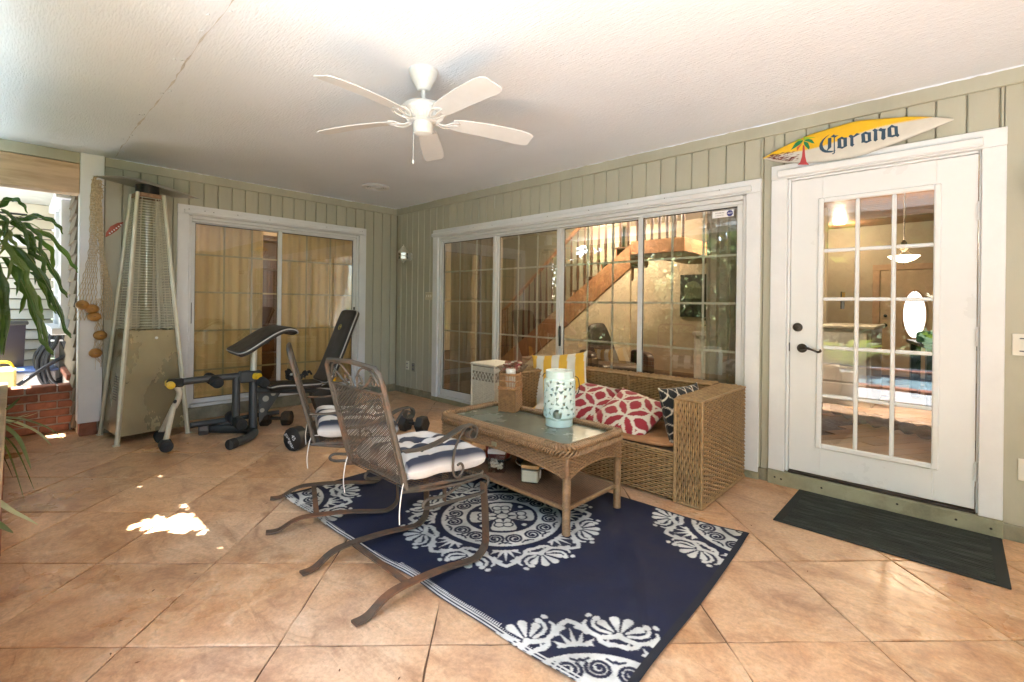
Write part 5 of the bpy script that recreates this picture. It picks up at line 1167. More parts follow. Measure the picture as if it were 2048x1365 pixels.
# ================================================================== wall fittings
M_lan = mk('aged_white_iron', (.66, .65, .58), .5, var=.2, scale=25, dirt=(.34, .31, .24), dscale=30); M_lglass = glassmat('lantern_glass', (.55, .58, .55), 1.4, .06)
def lantern(label, x, zc, s=1.):
    t = thing('wall_lantern', label, 'wall lantern', (x, -.001, zc)); t.scale = (s, s, s)
    MB().lathe([(.055, 0), (.055, .012), (.03, .022), (.0, .024)], 18, M=RX).build('backplate', M_lan, t)
    MB().tube([(0, -.02, .0), (0, -.07, .02), (0, -.10, .055)], .009, 8).build('arm', M_lan, t)
    n = 6; Mx = Matrix.Translation((0, -.115, 0))
    MB().lathe([(.0, .155), (.012, .150), (.008, .135), (.018, .125), (.028, .118), (.032, .105), (.074, .052), (.078, .046), (.0, .047)], n, M=Mx).build('roof', M_lan, t, ang=20)
    for k in range(n):
        a = 2*PI*k/n; MB().tube([(.070*math.cos(a), -.115+.070*math.sin(a), .05), (.066*math.cos(a), -.115+.066*math.sin(a), -.05)], .0055, 5).build('bar', M_lan, t)
    MB().lathe([(.064, -.048), (.067, .048)], n, M=Mx, cap=False).build('glass', M_lglass, t, ang=20)
    for zz in (.046, .0, -.046): MB().tube([(.069*math.cos(2*PI*k/n), -.115+.069*math.sin(2*PI*k/n), zz) for k in range(n)], .0045, 5, closed=True).build('hoop', M_lan, t)
    MB().lathe([(.0, -.10), (.008, -.092), (.02, -.075), (.03, -.06), (.07, -.052), (.07, -.048), (.0, -.047)], n*2, M=Mx).build('finial', M_lan, t)
lantern('small white iron wall lantern near the corner of the porch', .326, 1.875)
lantern('white iron wall lantern at the far right edge, beyond the french door', 6.125, 1.90, .95)
M_plate = mk('cream_plate', (.60, .56, .40), .45, var=.1); M_platew = mk('white_plate', (.70, .69, .62), .45, var=.06)
def plate(name, label, cat, x, zc, w, h, mat, slots, y=-.0015):
    t = thing(name, label, cat, (x, y, zc)); MB().cbox((-w/2, -.007, -h/2), (w/2, 0, h/2), .002).build('plate', mat, t, smooth=False)
    for i, (a, b_, sw, sh) in enumerate(slots): MB().cbox((a-sw/2, -.012, b_-sh/2), (a+sw/2, -.0065, b_+sh/2), .001).build('slot' if sh < .02 else 'switch', M_ink if sh < .02 else M_platew, t, smooth=False)
plate('switch_plate', 'cream wall switch plate beside the casing of the wide glass door', 'switch', .765, 1.335, .165, .10, M_plate, [(-.045, 0, .012, .03), (0, 0, .012, .03), (.045, 0, .012, .03)])
plate('wall_outlet', 'pale wall outlet low on the wall near the corner', 'outlet', .295, .385, .075, .118, M_platew, [(0, .025, .03, .012), (0, -.025, .03, .012)])
plate('outlet_cover', 'grey outdoor outlet cover just right of the pale outlet', 'outlet', .435, .375, .072, .115, mk('grey_plastic', (.25, .25, .21), .5, var=.2), [(0, .026, .04, .019), (0, -.026, .04, .019)])
plate('switch_plate', 'white double switch plate at the far right edge above the outlet', 'switch', 6.075, 1.06, .165, .118, M_platew, [(-.045, .034, .02, .006), (-.045, -.034, .02, .006), (-.04, 0, .012, .025), (.04, 0, .012, .025)])
plate('wall_outlet', 'white blank plate low at the far right edge beside the french door', 'outlet', 6.08, .39, .12, .118, M_platew, [(0.02, .0, .02, .012)])

# ================================================================== ceiling fan
fan = thing('ceiling_fan', 'white five-blade ceiling fan with pull chain', 'ceiling fan', (3.555, -2.135, H), 0)
M_fan = mk('fan_enamel', (.70, .725, .735), .38, var=.08, scale=14, dirt=(.58, .59, .52), dscale=14); M_blade = mk('fan_blade', (.70, .72, .73), .5, var=.06, scale=5)
MB().lathe([(.0, -.112), (.030, -.110), (.040, -.100), (.070, -.045), (.082, -.012), (.083, -.0005), (.0, -.0003)], 30).build('canopy', M_fan, fan)
MB().lathe([(.012, -.17), (.012, -.100)], 12).build('downrod', M_fan, fan); MB().lathe([(.0, -.165), (.018, -.168), (.022, -.185), (.0, -.186)], 14).build('coupling', M_fan, fan)
MB().lathe([(.0, -.176), (.05, -.180), (.105, -.198), (.128, -.222), (.130, -.240), (.118, -.250), (.112, -.256), (.080, -.285), (.060, -.292), (.0, -.293)], 40).build('motor', M_fan, fan)
vt = MB()
for k in range(40):
    a = 2*PI*k/40; c_, s_ = math.cos(a), math.sin(a); vt.tube([(.113*c_, .113*s_, -.257), (.080*c_, .080*s_, -.287)], .0035, 5)
vt.build('vent_ribs', M_fan, fan)
MB().lathe([(.0, -.292), (.052, -.293), (.055, -.300), (.055, -.345), (.050, -.358), (.03, -.366), (.0, -.367)], 28).build('switch_housing', M_fan, fan)
for k in range(5):
    ang = math.radians(-79-72*k); Rk = Matrix.Rotation(ang, 4, 'Z'); zb = -.272
    ir = MB()
    for sd in (-1, 1): ir.bar(spline([(.075, sd*.012, zb-.015), (.115, sd*.020, zb-.028), (.155, sd*.042, zb-.018), (.195, sd*.040, zb-.010), (.215, sd*.010, zb-.010)], 4), .012, .006, (0, 1, 0), M=Rk)
    ir.bar([(.07, 0, zb-.012), (.12, 0, zb-.024), (.20, 0, zb-.012)], .014, .006, (0, 1, 0), M=Rk); irons = ir
    nb = 22; xs_ = np.linspace(.17, .665, nb); wv_ = np.interp(xs_, [.17, .22, .40, .60, .65, .665], [.045, .056, .066, .070, .062, .048]); pitch = math.radians(-13)
    P = np.zeros((nb, 2, 3)); P2 = P.copy()
    for i, (x, w_) in enumerate(zip(xs_, wv_)):
        dz = -.010-.022*max(0, (x-.25)/.415)**2
        for j, sg in enumerate((-1, 1)): P[i, j] = (x, sg*w_*math.cos(pitch), zb+dz+sg*w_*math.sin(pitch)); P2[i, j] = P[i, j]+np.array([0, 0, .005])
    bl = MB(); loop = list(P[:, 0])+list(P[::-1, 1]); loop2 = list(P2[:, 0])+list(P2[::-1, 1])
    bl.grid(P[:, ::-1], M=Rk); bl.grid(P2, M=Rk); L_ = len(loop); bl.add(loop+loop2, [(i, (i+1) % L_, (i+1) % L_+L_, i+L_) for i in range(L_)], M=Rk); irons.build('blade_iron', M_fan, bl.build('blade', M_blade, fan))
MB().tube([(-.040, -.036, -.36), (-.0405, -.0365, -.50)], .0016, 5).build('pull_chain', M_fan, fan); MB().lathe([(.0, -.53), (.006, -.524), (.006, -.508), (.0, -.498)], 10, M=Matrix.Translation((-.0405, -.0365, 0))).build('chain_pull', M_fan, fan)
cv = thing('ceiling_vent', 'round white vent in the ceiling near the corner', 'vent', (.94, -.90, H))
MB().lathe([(.150, -.001), (.150, -.012), (.118, -.020), (.112, -.012), (.112, -.003)], 40, cap=False).build('ring', M_white, cv)
for r in (.095, .072, .048): MB().lathe([(r, -.004), (r+.004, -.016), (r+.012, -.022), (r+.008, -.010)], 36, cap=False).build('louver', M_white, cv)
MB().lathe([(.0, -.018), (.03, -.016), (.032, -.004)], 24).build('hub', M_white, cv); MB().lathe([(.0, -.002), (.112, -.002)], 36, cap=False).build('throat', mk('vent_grey', (.20, .20, .19), .8), cv)

# ================================================================== patio heater
ht = thing('patio_heater', 'tall pyramid patio heater with rusty steel body beside the two-panel sliding door', 'patio heater', (.325, -2.885, 0), D(6))
M_hs = mk('tarnished_steel', (.34, .30, .185), .27, metal=.62, var=.22, scale=1.8, stretch=(1, 1, .5)); M_hl = mk('heater_leg', (.64, .62, .50), .4, metal=.05, var=.08, scale=10)
M_grille = mk('heater_grille', (.66, .63, .50), .45, metal=.1, var=.15, scale=30)
b0, bt, zt_ = .265, .098, 2.21; zm = .97
hwz = lambda z_: b0+(bt-b0)*(z_/zt_)
for sx_, sy_ in ((1, -1), (1, 1), (-1, 1), (-1, -1)):
    lg = MB()
    for ax in (0, 1):
        pts = []
        for z_ in (0, zt_):
            h_ = hwz(z_)
            pts.append((h_, z_))
        w_ = .024
        for (h0_, z0_), (h1_, z1_) in [(pts[0], pts[1])]:
            if ax == 0: vs = [(sx_*h0_, sy_*h0_, z0_), (sx_*h0_, sy_*(h0_-w_), z0_), (sx_*h1_, sy_*(h1_-w_*.7), z1_), (sx_*h1_, sy_*h1_, z1_)]
            else: vs = [(sx_*h0_, sy_*h0_, z0_), (sx_*(h0_-w_), sy_*h0_, z0_), (sx_*(h1_-w_*.7), sy_*h1_, z1_), (sx_*h1_, sy_*h1_, z1_)]
            lg.add(vs, [(0, 1, 2, 3)])
    lg.tube([(sx_*hwz(0), sy_*hwz(0), .0), (sx_*hwz(zt_), sy_*hwz(zt_), zt_)], .0135, 10)
    o_ = lg.build('leg', M_hl, ht); md = o_.modifiers.new('thick', 'SOLIDIFY'); md.thickness = .003; md.offset = 0
    MB().cbox((sx_*b0-.024, sy_*b0-.024, 0), (sx_*b0+.024, sy_*b0+.024, .012), .003).build('foot', M_hl, ht, smooth=False)
for a in range(4):
    Ra = Matrix.Rotation(a*PI/2, 4, 'Z'); h0_, h1_ = hwz(.07)-.012, hwz(zm)-.012
    pn_ = MB(); pn_.add([(h0_, -h0_, .07), (h0_, h0_, .07), (h1_, h1_, zm), (h1_, -h1_, zm), (h0_-.004, -h0_, .07), (h0_-.004, h0_, .07), (h1_-.004, h1_, zm), (h1_-.004, -h1_, zm)], [(0, 1, 2, 3), (7, 6, 5, 4), (0, 4, 5, 1), (2, 6, 7, 3)], M=Ra); pn_.build('side_panel', M_hs, ht, smooth=False)
    gr_ = MB()
    for k in range(50):
        z_ = zm+.02+k*(zt_-zm-.06)/49; h_ = hwz(z_)-.010; gr_.tube([(h_, -h_+.012, z_), (h_, h_-.012, z_)], .0034, 4, M=Ra, caps=False)
    for tt in (-.62, .62): gr_.tube([(hwz(zm)-.012, tt*hwz(zm), zm), (hwz(zt_)-.012, tt*hwz(zt_), zt_-.03)], .003, 4, M=Ra)
    tag(gr_.build('grille', M_grille, ht), kind='stuff')
vh = MB()
for i in range(7):
    for j in range(10):
        z_ = .36+j*.022; y_ = -.03+i*.018; h_ = hwz(z_)-.0105; vh.lathe([(.0, .0), (.0052, .0), (.0052, .001)], 8, M=Matrix.Rotation(-PI/2, 4, 'Z')@Matrix.Translation((h_, y_, z_))@Matrix.Rotation(PI/2, 4, 'Y'))
vh.build('vent_holes', M_track, ht)
MB().lathe([(.0, 0), (.012, 0), (.012, .006), (.0, .010)], 14, M=Matrix.Translation((hwz(.90)-.012, .03, .90))@Matrix.Rotation(PI/2, 4, 'Y')).build('lock', M_alu, ht)
MB().lathe([(.045, zm), (.045, zt_-.03)], 20, cap=False).build('glass_tube', glassmat('heater_tube', (.85, .85, .78), 1.5, .05), ht)
MB().lathe([(.0, zm-.03), (.10, zm-.03), (.05, zm+.02), (.0, zm+.02)], 20).build('burner', M_hs, ht)
for sy_ in (-.075, .07): MB().tube([(-.02, sy_*1.5, zm), (-.01, sy_, zt_-.04)], .010, 6).build('inner_rod', M_hl, ht)
fr_ = MB()
for a in range(4): fr_.cbox((hwz(zt_)-.004, -hwz(zt_), zt_-.035), (hwz(zt_), hwz(zt_), zt_+.002), .001, M=Matrix.Rotation(a*PI/2, 4, 'Z'))
fr_.build('top_frame', mk('rusty_frame', (.36, .22, .13), .6, metal=.3, var=.4, scale=20), ht, smooth=False)
MB().lathe([(.0, zt_-.02), (.085, zt_-.02), (.090, zt_+.03), (.088, zt_+.085), (.0, zt_+.087)], 28).build('head', mk('charred_metal', (.05, .05, .048), .55, metal=.5, var=.4), ht)
rfm = MB(); hr = .31; zr = zt_+.072
rfm.add([(-hr, -hr, zr), (hr, -hr, zr), (hr, hr, zr), (-hr, hr, zr), (-.12, -.12, zr+.04), (.12, -.12, zr+.04), (.12, .12, zr+.04), (-.12, .12, zr+.04)], [(0, 1, 5, 4), (1, 2, 6, 5), (2, 3, 7, 6), (3, 0, 4, 7), (4, 5, 6, 7)], M=Matrix.Translation((0, 0, zr))@Matrix.Rotation(D(-7), 4, 'X')@Matrix.Rotation(D(7), 4, 'Y')@Matrix.Rotation(D(6), 4, 'Z')@Matrix.Translation((0, 0, -zr)))
ro = rfm.build('reflector', mk('brushed_reflector', (.46, .45, .41), .35, metal=.8, var=.15, scale=8), ht, smooth=False); md = ro.modifiers.new('thick', 'SOLIDIFY'); md.thickness = .003
# ================================================================== net with wooden floats
M_net = mk('hemp_net', (.62, .50, .33), .9, var=.3, scale=60); M_float = mk('wooden_float', (.46, .23, .06), .4, var=.25, scale=20)
nt_ = thing('fishing_net', 'tan fishing net hanging down the white post', 'net', (.05, -3.225, 0))
nm = MB()
for k in range(26):
    f_ = (k-12.5)/12.5; pts = [];
    for j in range(26):
        t = j/25; z_ = 2.33-t*1.28; wd = .020+.075*max(0, (t-.22)/.78)**1.1+.012*math.sin(t*9); ph = math.sin(j*PI)*.0
        pts.append((.012+.012*abs(math.sin(k*3.1))+.02*math.sin(t*PI), .02*math.sin(t*2)+f_*wd+.006*(-1 if (j+k) % 2 else 1)*(1 if t > .25 else .5)+(.028*t if f_ > 0 else -.045*t*abs(f_)), z_))
    nm.tube(pts, .0016 if k % 3 else .0026, 4)
for k in range(14):
    pts = [(.028+random.uniform(-.01, .012), random.gauss(.02, .02), 2.33-j*.05+random.uniform(-.01, .01)) for j in range(2+k)]
    nm.tube(pts, .004, 5)
for k in range(10): nm.tube([(.02+random.uniform(-.008, .01), .035+.022*math.sin(j*.8+k)+random.gauss(0, .008), 1.25-j*.045) for j in range(11+k % 5)], .0016, 4)
nm.build('mesh', M_net, nt_)
MB().tube(spline([(.01, 0, 2.30), (.03, -.012, 2.34), (.03, .012, 2.36), (.01, .0, 2.34), (.015, 0, 2.28)], 5), .008, 6).build('knot', M_net, nt_)
for i, (y, z_) in enumerate(((-.082, 1.19), (-.018, 1.155), (.0, 1.085), (.042, .915), (.012, .755))):
    fb = MB(); fb.lathe([(.008, -.050), (.024, -.042), (.040, -.022), (.044, 0), (.040, .022), (.024, .042), (.008, .050)], 18, M=Matrix.Translation((.055, y, z_))@Matrix.Rotation(PI/2, 4, 'X')@Matrix.Rotation(.25*(i-2), 4, 'Y')); fb.tube([(.10*0+.099, y, z_-.001), (.0985, y, z_)], .009, 8, mi=1); fb.build('float', [M_float, M_dkwood], nt_)
MB().tube([(.05, .012, .71), (.05, .012, .60)], .0015, 5).build('cord', M_net, nt_)
orn = thing('wall_ornament', 'small red leaf-shaped ornament with white dots on the wall behind the heater', 'ornament', (.001, -3.06, 1.905))
oo = MB(); ol = [(-.085, -.085), (-.05, -.06), (0, -.01), (.03, .04), (.045, .075), (.0, .06), (-.05, .02), (-.08, -.04)]
oo.prism([(x, y) for x, y in ol], 0, .008, M=Matrix(((0, 0, 1, .001), (1, 0, 0, 0), (0, 1, 0, 0), (0, 0, 0, 1)))); oo.build('body', mk('red_ornament', (.36, .06, .02), .4, var=.3), orn, smooth=False)
for k in range(6): MB().lathe([(.0, 0), (.007, 0), (.006, .002)], 10, M=Matrix.Translation((.010, -.055+.016*k, -.045+.018*k))@Matrix.Rotation(PI/2, 4, 'Y')).build('dot', M_stick, orn)
# ================================================================== wrought-iron spring chairs
M_iron = mk('rusty_iron', (.085, .073, .058), .55, metal=.25, var=.3, scale=14, dirt=(.17, .085, .045), dscale=6)
M_ironr = mk('rusted_runner', (.11, .075, .050), .65, metal=.2, var=.4, scale=8, dirt=(.26, .10, .04), dscale=5)
M_cush = mk('cushion_canvas', (1, 1, 1), .9, var=.08, scale=12, bump=.4, bscale=200, attr='Col'); M_cord = mk('white_cord', (.70, .69, .66), .8)
def spiral(c, r0, r1, a0, turns, n=22):
    out = []
    for i in range(n+1):
        t = i/n; a = a0+turns*2*PI*t; r = r0+(r1-r0)*t; out.append((c[0]+r*math.cos(a), c[1]+r*math.sin(a)))
    return out
def make_chair(label):
    t = thing('patio_chair', label, 'chair'); hw = .24
    for s in (-1, 1):
        MB().bar(spline([(s*hw, -.37, .007), (s*hw, -.31, .008), (s*hw, -.235, .046), (s*hw, -.15, .058), (s*hw, .05, .046), (s*hw, .22, .020), (s*hw, .275, .022), (s*hw, .318, .055), (s*hw, .325, .12), (s*hw, .318, .24), (s*hw, .305, .372)], 5), .042, .009, (1, 0, 0)).build('runner', M_ironr, t)
        # looped spring bracket under the seat side
        lp = [(-.16, .455), (0, .425), (.18, .405), (.29, .405), (.33, .388), (.325, .35), (.28, .325), (.1, .338), (-.02, .345), (-.055, .365), (-.03, .385), (.06, .376), (.15, .40)]
        MB().tube([(s*(hw+.004), y, z_) for y, z_ in spline([(a, b_, 0) for a, b_ in lp], 5)[:, :2]], .0078, 7).build('side_scroll', M_iron, t)
        MB().bar([(s*(hw), .065, .35), (s*hw, .065, .42)], .022, .006, (1, 0, 0)).build('bracket', M_ironr, t)
        ar = spline([(-.165, .625, 0), (-.05, .618, 0), (.06, .640, 0), (.14, .668, 0), (.20, .672, 0)], 6)[:, :2].tolist()+[(.205+y, .637+z_) for y, z_ in spiral((0, 0), .036, .012, PI/2-.1, -1.15)]
        arm_ = MB().bar([(s*(hw+.015), y, z_) for y, z_ in ar], .036, .006, (1, 0, 0)).build('arm', M_iron, t)
        sp_ = spline([(.175, .664, 0), (.125, .60, 0), (.105, .53, 0), (.108, .465, 0), (.128, .445, 0), (.152, .452, 0), (.165, .478, 0), (.15, .502, 0), (.130, .498, 0)], 5)
        MB().tube([(s*(hw+.012), y, z_) for y, z_ in sp_[:, :2]], .0062, 7).build('arm_support', M_iron, arm_)
    MB().bar([(-hw, -.12, .055), (hw, -.12, .055)], .028, .007, (0, 1, 0)).build('crossbar', M_ironr, t)
    MB().tube([(-hw, -.135, .455), (-hw, .29, .412), (-hw+.03, .325, .408), (hw-.03, .325, .408), (hw, .29, .412), (hw, -.135, .455)], .0095, 8).build('seat_frame', M_iron, t)
    st2 = MB()
    for k in range(22): x = -hw+.02+k*(2*hw-.04)/21; st2.tube([(x, -.13, .452), (x, .32, .408)], .002, 4, caps=False)
    for k in range(20): y = -.13+k*.45/19; st2.tube([(-hw, y, .452-.044*k/19), (hw, y, .452-.044*k/19)], .002, 4, caps=False)
    tag(st2.build('seat_mesh', M_iron, t), kind='stuff')
    by = lambda z_: -.135-(z_-.455)*.265
    B = lambda x, z_: (x, by(z_), z_)
    MB().tube([B(-hw, .455), B(-hw, .90), B(-hw+.008, .95), B(-hw+.035, .975), B(0, .985), B(hw-.035, .975), B(hw-.008, .95), B(hw, .90), B(hw, .455)], .0105, 9).build('back_frame', M_iron, t)
    i0, i1, z0_, z1_ = -hw+.028, hw-.028, .475, .865
    MB().tube([B(i0, z0_), B(i0, z1_), B(i1, z1_+.0), B(i1, z0_)], .0062, 7, closed=True).build('mesh_frame', M_iron, t)
    for s in (-1, 1):
        for z_ in (.52, .62, .72, .82): MB().tube([B(s*hw, z_), B(s*(hw-.028), z_)], .005, 6).build('spacer', M_iron, t)
    MB().tube([B(-hw, z1_), B(hw, z1_)], .0055, 6).build('mesh_rail', M_iron, t)
    dm_ = MB(); pz, slope = .0150, .62          # expanded-metal lattice
    for sg in (-1, 1):
        c0 = -1.
        while c0 < 1.6:
            pts = []
            for x in (i0, i1):
                pts.append((x, c0+sg*slope*(x-i0)))
            (xa_, za_), (xb_, zb_) = pts
            def cl(z_lim):
                return xa_+(z_lim-za_)*(xb_-xa_)/(zb_-za_)
            lo_, hi_ = sorted((za_, zb_))
            if hi_ > z0_ and lo_ < z1_:
                P_ = []
                for x, z_ in pts:
                    if z_ < z0_: x, z_ = cl(z0_), z0_
                    elif z_ > z1_: x, z_ = cl(z1_), z1_
                    P_.append(B(x, z_))
                dm_.bar(P_, .0040, .0025, (1, 0, 0) if False else (0, -.26, 1), )
            c0 += pz
    tag(dm_.build('back_mesh', M_iron, t), kind='stuff')
    for s in (-1, 1):
        a = [(s*x, z_) for x, z_ in spiral((.055, .905), .034, .010, -PI/2, -1.1)][::-1]+[(s*x, z_) for x, z_ in ((.055, .871), (.11, .895), (.15, .925))]+[(s*x, z_) for x, z_ in spiral((.172, .915), .026, .008, PI/2+.6, -1.1)]
        MB().tube([B(x, z_) for x, z_ in a], .0052, 6).build('scroll', M_iron, t)
        a = spline([(s*.015, .872, 0), (s*.045, .93, 0), (s*.10, .965, 0), (s*.17, .955, 0), (s*.21, .90, 0)], 5)[:, :2]; MB().tube([B(x, z_) for x, z_ in a], .0048, 6).build('scroll', M_iron, t)
    return t
def make_cushion(label, seed):
    t = thing('seat_cushion', label, 'cushion'); n = 84; m = 40; rng = np.random.default_rng(seed)
    W_, D_, T_ = .46, .45, .12
    a = np.linspace(0, 2*PI, n*2, endpoint=False); 
    u = np.linspace(-1, 1, n); Ug, Vg = np.meshgrid(u, u, indexing='ij')
    edge = (1-np.abs(Ug)**7)*(1-np.abs(Vg)**7); th = T_*np.clip(edge, 0, 1)**.28
    tuft = np.zeros(Ug.shape)
    for cx in (-.42, .42, 0):
        for cy in (-.45, .45, 0):
            if (cx == 0) != (cy == 0): continue
            d2 = ((Ug-cx)**2+(Vg-cy)**2); tuft += np.exp(-d2/.022)
            tuft += .25*np.exp(-((Ug-cx)**2)/.006)*np.exp(-((Vg-cy)**2)/.12)+.25*np.exp(-((Vg-cy)**2)/.006)*np.exp(-((Ug-cx)**2)/.12)
    mb = MB(); cols = []
    nav, iv = np.array([.030, .038, .062]), np.array([.60, .59, .57])
    for sg in (1, -1):
        Z = sg*th/2*(1.1 if sg > 0 else .8)-sg*.038*np.clip(tuft, 0, 1.3)*(1 if sg > 0 else .3)+.003*np.sin(Ug*9+Vg*5)
        X = Ug*W_/2*(1+.015*np.sin(Vg*8)); Y = Vg*D_/2*(1+.015*np.sin(Ug*7))
        s_ = X+np.sign(X)*np.clip((T_/2-Z*1.0)*np.clip((np.abs(Ug)-.8)*5, 0, 1), 0, .08)+.012*np.sin(Vg*3.3+seed)*tuft
        f_ = ((s_/.15+.67) % 1) < .5; c = np.where(f_[..., None], nav, iv)
        pip = (np.abs(Ug) > .985) | (np.abs(Vg) > .985); c = np.where(pip[..., None], iv, c)
        P = np.stack([X, Y, Z+T_*.45], -1)
        if sg < 0: P = P[::-1]; c = c[::-1]
        mb.grid(P); cols.append(c.reshape(-1, 3))
    me = mb.mesh('pad', M_cush, True, 80); set_col(me, np.concatenate(cols)); obj('pad', me, t)
    for cx in (-.42, .42, 0):
        for cy in (-.45, .45, 0):
            if (cx == 0) != (cy == 0): continue
            MB().lathe([(.0, .0), (.008, .0), (.007, .003), (.0, .005)], 10, M=Matrix.Translation((cx*W_/2, cy*D_/2, T_*.45+.034))).build('tuft_button', M_cord, t)
    for s in (-1, 1):
        y0_ = -D_/2
        tie = MB(); 
        for q in (0,): tie.tube(spline([(s*W_/2, y0_+.01, .03), (s*(W_/2+.01), y0_-.03-q*.015, .02), (s*(W_/2+.012), y0_-.04-q*.01, -.08), (s*(W_/2+.006+q*.012), y0_-.03-q*.02, -.15-q*.06)], 5), .0026, 5)
        tie.build('tie_cord', M_cord, t)
    return t
ch1 = make_chair('rusty wrought-iron patio chair in front, its mesh back towards the camera, runners on the rug'); ch1.location = (3.86, -2.45, .004); ch1.rotation_euler = (0, 0, D(0))
ch2 = copy_tree(ch1); ch2['label'] = 'rusty wrought-iron patio chair further back, seen edge on behind the front chair'; ch2.location = (3.02, -2.36, .004); ch2.rotation_euler = (0, 0, D(-22))
for c in (ch1, ch2): c['group'] = 'wrought-iron patio chairs'
cu1 = make_cushion('navy and white striped tufted cushion on the front patio chair', 1); cu1.location = (3.86, -2.35, .449); cu1.rotation_euler = (D(-5), 0, 0)
cu2 = make_cushion('navy and white striped tufted cushion on the patio chair further back', 2); cu2.location = (3.05, -2.265, .449); cu2.rotation_euler = (D(-5), 0, D(-22))
# ================================================================== weight bench
M_gun = mk('gunmetal_tube', (.055, .060, .062), .42, metal=.3, var=.15, scale=12); M_vinyl = mk('black_vinyl', (.022, .020, .018), .5, var=.25, scale=8, bump=.15, bscale=90); M_pipe = mk('grey_piping', (.42, .42, .41), .5); M_foam = mk('black_foam', (.016, .016, .016), .9, bump=.3, bscale=150); M_yel = mk('yellow_plastic', (.72, .46, .02), .4, var=.08); M_silver = mk('pale_post', (.58, .60, .52), .35, metal=.2, var=.08); M_ivory = mk('ivory_tube', (.52, .48, .38), .45, var=.15, scale=12)
wb_ = thing('weight_bench', 'black and grey weight bench with raised back pad and curl pad', 'weight bench', (1.06, -2.19, 0), D(-4))
cyl = lambda p, q, r, n=16: MB().tube([p, q], r, n)
MB().tube(spline([(-.40, -.33, .044), (-.26, -.20, .044), (-.13, -.06, .044), (0, -.01, .044), (.13, -.05, .044), (.26, -.16, .044), (.34, -.27, .044)], 6), .040, 14).build('front_foot', M_gun, wb_)
cyl((-.40, -.33, .044), (-.365, -.297, .044), .044).build('foot_cap', M_foam, wb_); cyl((.34, -.27, .044), (.308, -.226, .044), .044).build('foot_cap', M_foam, wb_)
cyl((0, -.01, .06), (0, -.01, .50), .037, 18).build('front_post', M_gun, wb_)
MB().cbox((-.045, -.13, .50), (.045, .05, .605), .012).build('post_bracket', M_gun, wb_, smooth=False)
cyl((0, -.01, .59), (0, -.01, .86), .028).build('curl_post', M_silver, wb_)
cyl((.04, -.01, .555), (.085, .02, .555), .030).build('adjust_knob', M_yel, wb_)
MB().tube([(0, .0, .42), (0, .75, .33), (0, 1.02, .30)], .030, 10).build('main_beam', M_gun, wb_)
gs = MB(); gs.prism([(0.03, .40), (.26, .42), (.04, .10)], -.004, .004, M=Matrix(((0, 0, 1, .0), (1, 0, 0, 0), (0, 1, 0, 0), (0, 0, 0, 1)))); gs.build('gusset', M_gun, wb_, smooth=False)
for y, z_, r in ((.095, .33, .028), (.065, .225, .020), (.16, .37, .022)): MB().lathe([(.0, -.0055), (r, -.0055), (r, .0055), (.0, .0055)], 20, M=Matrix.Translation((0, y, z_))@Matrix.Rotation(PI/2, 4, 'Y')).build('gusset_hole', mk('gusset_gap', (.35, .33, .27), .8), wb_)
def pad(name, pts, w, t, parent):
    """upholstered pad following a side profile (y,z)"""
    P = spline([(a, b_, 0) for a, b_ in pts], 6)[:, :2]; k = len(P); mb = MB(); rows = []
    for i in range(k):
        d = P[min(i+1, k-1)]-P[max(i-1, 0)]; d /= np.linalg.norm(d); nn = np.array([-d[1], d[0]]); e = min(i, k-1-i)/(k-1); wf = w/2*min(1, .72+.9*math.sqrt(max(e, 0)))
        ring = []
        for a in np.linspace(0, 2*PI, 28, endpoint=False):
            cx = math.copysign(abs(math.cos(a))**.35, math.cos(a)); sn = math.copysign(abs(math.sin(a))**.6, math.sin(a)); tt = t/2*(1 if 0 < i < k-1 else .55); ring.append((cx*wf, P[i][0]+nn[0]*sn*tt, P[i][1]+nn[1]*sn*tt))
        rows.append(ring)
    R_ = np.array(rows).transpose(1, 0, 2); mb.grid(R_, closeu=True); mb.add(rows[0], [tuple(range(28))]); mb.add(rows[-1], [tuple(range(28))[::-1]])
    o_ = mb.build(name, M_vinyl, parent)
    pi_ = MB()
    for s in (-1, 1):
        line = []
        for i in range(k):
            d = P[min(i+1, k-1)]-P[max(i-1, 0)]; d /= np.linalg.norm(d); nn = np.array([-d[1], d[0]]); e = min(i, k-1-i)/(k-1); wf = w/2*min(1, .72+.9*math.sqrt(max(e, 0))); line.append((s*wf*1.0, P[i][0]+nn[0]*t*.18, P[i][1]+nn[1]*t*.18))
        pi_.tube(line, .006, 5)
        if s > 0:
            for q in (0, -1): pi_.tube([line[q], (-line[q][0], line[q][1], line[q][2])], .006, 5)
    pi_.build('piping', M_pipe, o_); return o_
pad('seat_pad', [(.10, .435), (.2, .445), (.40, .43), (.58, .425)], .27, .065, wb_)
bp = pad('back_pad', [(.60, .44), (.66, .52), (.76, .76), (.86, 1.02), (.915, 1.155)], .40, .065, wb_)
q = MB(); q.tube([(.028*math.cos(a), 0, .028*math.sin(a)) for a in np.linspace(0, 2*PI, 24)[:-1]], .004, 5, closed=True); q.tube([(-.02, 0, -.008), (0, 0, .012), (.02, 0, -.008)], .004, 5); em = q.build('emblem', mk('dull_gold', (.30, .24, .04), .5), bp); em.matrix_local = Matrix.Translation((0, .795, .985))@Matrix.Rotation(D(-22), 4, 'X')
cp_ = pad('curl_pad', [(-.18, .775), (-.10, .815), (.02, .895), (.11, .950), (.19, .980), (.26, .972), (.285, .940)], .58, .062, wb_)
MB().cbox((-.05, .0, .845), (.05, .11, .875), .005).build('curl_plate', M_gun, wb_, smooth=False)
MB().tube([(0, -.10, .565), (0, -.42, .560), (0, -.58, .553)], .030, 12).build('leg_arm', M_gun, wb_)
MB().tube([(0, -.15, .555), (0, -.15, .16)], .033, 14).build('leg_lever', M_gun, wb_)
